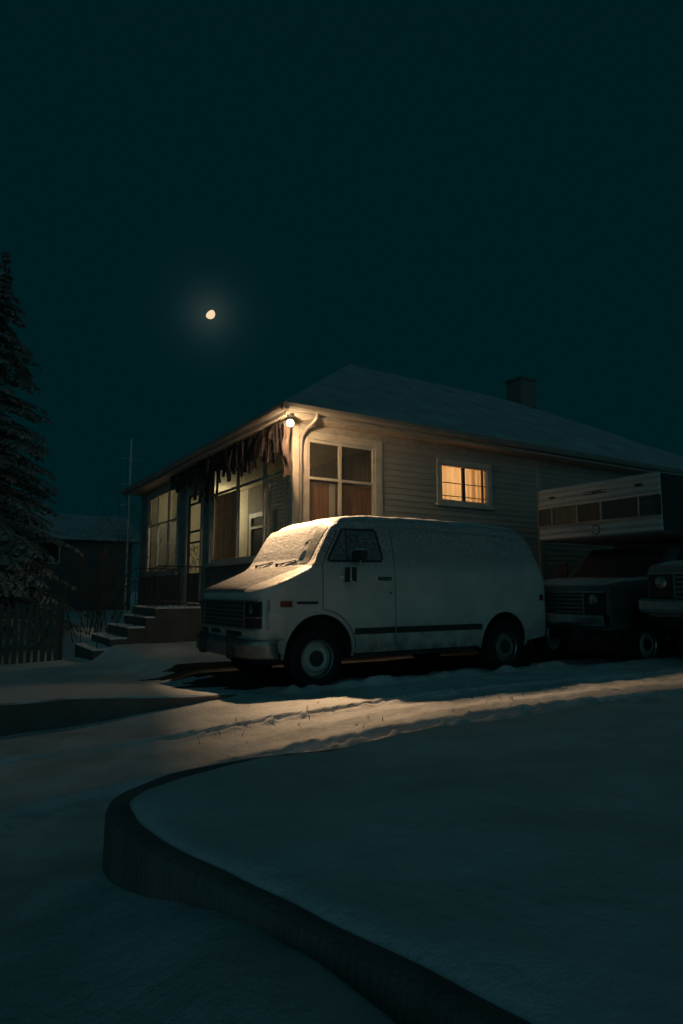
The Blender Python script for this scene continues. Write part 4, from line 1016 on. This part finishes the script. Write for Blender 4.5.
rows = [[(KX+.06+4.1*i/30, KY0+.05+(KY1-KY0-.1)*j/16, 2.905+.08*i/30 + .05*min(1, i/2, (30-i)/2, j/1.5, (16-j)/1.5)*(.7+.8*float(fbm(np.array(i*.5), np.array(j*.5), 3)))) for j in range(17)] for i in range(31)]
mb = MB(); mb.grid(rows); mb.build('roof_snow', M['snow_roof'], cam_t, smooth=True)
mb = MB(); mb.prism([(.03,2.02),(.03,2.88),(4.17,2.95),(4.17,1.39),(2.08,1.39),(2.08,2.0)], lambda p, q, a: (KX+p, a, q), KY0-.004, KY0+.01); mb.build('side_shade_sheet', mat('side_shade_paint', (.07,.065,.06), (.045,.042,.04), .6, 2), cam_t)  # added dark sheet, shade on the camper's near side put into colour
mb = MB(); mb.box(KX+2.4, KX+3.1, KY0-.012, KY0+.01, 1.75, 2.35); mb.build('side_window', M['darkglass'], cam_t)

# ------------------------------------------------------------------ moon
CAM = Vector((-3.7105, -6.524, 1.15))
mp_ = Vector((106.0, 300, 143.6)); vd = (mp_ - CAM).normalized()
right = vd.cross(Vector((0,0,1))).normalized(); up = right.cross(vd)
ang = math.radians(-42); ex = right*math.cos(ang) - up*math.sin(ang); ey = right*math.sin(ang) + up*math.cos(ang)   # ey: long axis
lo = -(right*math.cos(math.radians(40)) ) 
R_ = 2.55; mb = MB(); vs = []; fs = []; nu, nv = 28, 16
LA = (right + up).normalized(); SA = (right - up).normalized()
for i in range(nv+1):
    th = PI*i/nv
    for j in range(nu):
        ph = 2*PI*j/nu; a = R_*math.cos(th); b = R_*math.sin(th)*math.cos(ph); c = R_*math.sin(th)*math.sin(ph)
        if b < 0: b *= .58
        vs.append(mp_ + LA*a + SA*b + vd*c)
for i in range(nv):
    for j in range(nu): fs.append((i*nu+j, i*nu+(j+1) % nu, (i+1)*nu+(j+1) % nu, (i+1)*nu+j))
mb.add(vs, fs); mo = mb.build('moon', emit('moonlight_face', (1,.74,.46), .95), smooth=True, loc=mp_); tag(mo, 'small pale orange gibbous moon alone in the dark sky', 'moon')

# ------------------------------------------------------------------ light
wd = bpy.data.worlds.new('World'); sc.world = wd; wd.use_nodes = True
nt = wd.node_tree; N = nt.nodes; L = nt.links; N.clear()
wo = N.new('ShaderNodeOutputWorld'); bg = N.new('ShaderNodeBackground'); L.new(bg.outputs[0], wo.inputs[0])
tc = N.new('ShaderNodeTexCoord')
dt = N.new('ShaderNodeVectorMath'); dt.operation = 'DOT_PRODUCT'; dt.inputs[1].default_value = tuple(vd); L.new(tc.outputs['Generated'], dt.inputs[0])
def wm(op, a, b=None):
    k = N.new('ShaderNodeMath'); k.operation = op
    for i, v in enumerate((a, b)):
        if v is None: continue
        if isinstance(v, (int, float)): k.inputs[i].default_value = v
        else: L.new(v, k.inputs[i])
    return k.outputs[0]
om = wm('SUBTRACT', 1.0, dt.outputs['Value'])
def gauss(sig_deg): s2 = math.radians(sig_deg)**2; return wm('POWER', math.e, wm('MULTIPLY', om, -1/s2))
def vscale(col, fac):
    k = N.new('ShaderNodeVectorMath'); k.operation = 'SCALE'; k.inputs[0].default_value = col; L.new(fac, k.inputs['Scale']); return k.outputs[0]
def vadd(a, b):
    k = N.new('ShaderNodeVectorMath'); k.operation = 'ADD'; L.new(a, k.inputs[0]); L.new(b, k.inputs[1]); return k.outputs[0]
sx = N.new('ShaderNodeSeparateXYZ'); L.new(tc.outputs['Generated'], sx.inputs[0])
low = wm('MULTIPLY', wm('SUBTRACT', 1.0, wm('MINIMUM', wm('ABSOLUTE', sx.outputs['Z']), 1.0)), 1.0)
back = N.new('ShaderNodeVectorMath'); back.operation = 'DOT_PRODUCT'; back.inputs[1].default_value = (-.52,-.84,.10); L.new(tc.outputs['Generated'], back.inputs[0])
fill_glow = wm('POWER', wm('MAXIMUM', back.outputs['Value'], 0.0), 9.0)
base = vscale((.0003,.0113,.0136), wm('ADD', wm('MULTIPLY', low, .08), .95))
c_ = vadd(base, vscale((.014,.015,.011), gauss(1.1)))
c_ = vadd(c_, vscale((.005,.008,.0095), gauss(2.2)))
c_ = vadd(c_, vscale((.115,.275,.320), fill_glow))          # fill added to the sky behind the camera to brighten near sides
L.new(c_, bg.inputs['Color']); bg.inputs['Strength'].default_value = 1.0

def light(name, kind, loc, energy, col, **kw):
    d = bpy.data.lights.new(name, kind); d.energy = energy; d.color = col
    for k, v in kw.items(): setattr(d, k, v)
    o = bpy.data.objects.new(name, d); COL.objects.link(o); o.location = loc; return o
WARM = (1.0, .64, .34)
def spot(name, src, aim, energy, cone, blend, rad):
    o = light(name, 'SPOT', src, energy, WARM, spot_size=math.radians(cone), spot_blend=blend, shadow_soft_size=rad)
    o.rotation_euler = (Vector(aim) - Vector(src)).to_track_quat('-Z', 'Y').to_euler(); return o
BS = LP + ldir*.42
fb = light('flood_beam', 'POINT', BS, 1450, WARM, shadow_soft_size=.035)
# beam shaped by direction, no hood: even over the drive, faded above, left and wallward
fb.data.use_nodes = True; nt = fb.data.node_tree; N = nt.nodes; L = nt.links
em = next(n for n in N if n.type == 'EMISSION')
ge = N.new('ShaderNodeNewGeometry'); sp_ = N.new('ShaderNodeSeparateXYZ'); L.new(ge.outputs['Incoming'], sp_.inputs[0])
def lm(op, a, b=None, c=None):
    k = N.new('ShaderNodeMath'); k.operation = op
    for i, v in enumerate((a, b, c)):
        if v is None: continue
        if isinstance(v, (int, float)): k.inputs[i].default_value = v
        else: L.new(v, k.inputs[i])
    return k.outputs[0]
def lstep(v, lo, hi):     # 1 below lo, 0 above hi
    k = N.new('ShaderNodeMapRange'); k.interpolation_type = 'SMOOTHSTEP'
    for n_, q in (('From Min', lo), ('From Max', hi), ('To Min', 1.), ('To Max', 0.)): k.inputs[n_].default_value = q
    L.new(v, k.inputs['Value']); return k.outputs[0]
dn_ = lm('MAXIMUM', lm('MULTIPLY', sp_.outputs['Z'], -1.), .02)
v_ = lm('DIVIDE', lm('MULTIPLY', sp_.outputs['Y'], -1.), dn_)
u_ = lm('DIVIDE', lm('MULTIPLY', sp_.outputs['X'], -1.), dn_)
f_ = lm('MULTIPLY', lm('MAXIMUM', lstep(v_, 1.04, 1.56), .011), lstep(lm('MULTIPLY', v_, -1.), -.3, .05))
f_ = lm('MULTIPLY', f_, lm('MAXIMUM', lstep(lm('MULTIPLY_ADD', v_, -.25, u_), .0, .62), .02))
f_ = lm('MULTIPLY', f_, lstep(lm('MULTIPLY', u_, -1.), .5, 1.25))
L.new(f_, em.inputs['Strength'])
spot('flood_spill', LP + ldir*.30, LP + Vector((.75, .75, -.25)), 84, 168, 1., .035)
light('curtain_glow', 'POINT', (5.0, 3.9, 3.35), 36, (1,.75,.47), shadow_soft_size=.12)
light('porch_glow', 'POINT', (2.5, 10.6, 3.3), 52, (1,.86,.56), shadow_soft_size=.1)
light('pendant_glow', 'POINT', (2.1, 12.2, 2.75), 1.2, (1,.70,.38), shadow_soft_size=.08)
mn = light('moon_light', 'SUN', (20, 60, 40), .012, (.75,.9,1.0), angle=math.radians(.6))
mn.rotation_euler = (-vd).to_track_quat('-Z', 'Y').to_euler()

# ------------------------------------------------------------------ camera
cd = bpy.data.cameras.new('Camera'); co = bpy.data.objects.new('Camera', cd); COL.objects.link(co); sc.camera = co
co.location = CAM; TH = math.radians(31.8); PT = math.radians(6.94)
co.rotation_euler = (PI/2 + PT, 0, -TH)
cd.sensor_fit = 'VERTICAL'; cd.sensor_height = 36; cd.lens = 36*641/1024; cd.clip_end = 2000; cd.clip_start = .05

vs_ = sc.view_settings; vs_.view_transform = 'Standard'; vs_.look = 'None'; vs_.exposure = 0; vs_.gamma = 1; vs_.use_curve_mapping = False
sc.render.engine = 'CYCLES'; cy = sc.cycles
cy.use_denoising = True; cy.max_bounces = 8; cy.diffuse_bounces = 4; cy.glossy_bounces = 3; cy.transmission_bounces = 4; cy.transparent_max_bounces = 12
cy.sample_clamp_indirect = 2.0; cy.caustics_reflective = False; cy.caustics_refractive = False; cy.use_adaptive_sampling = False
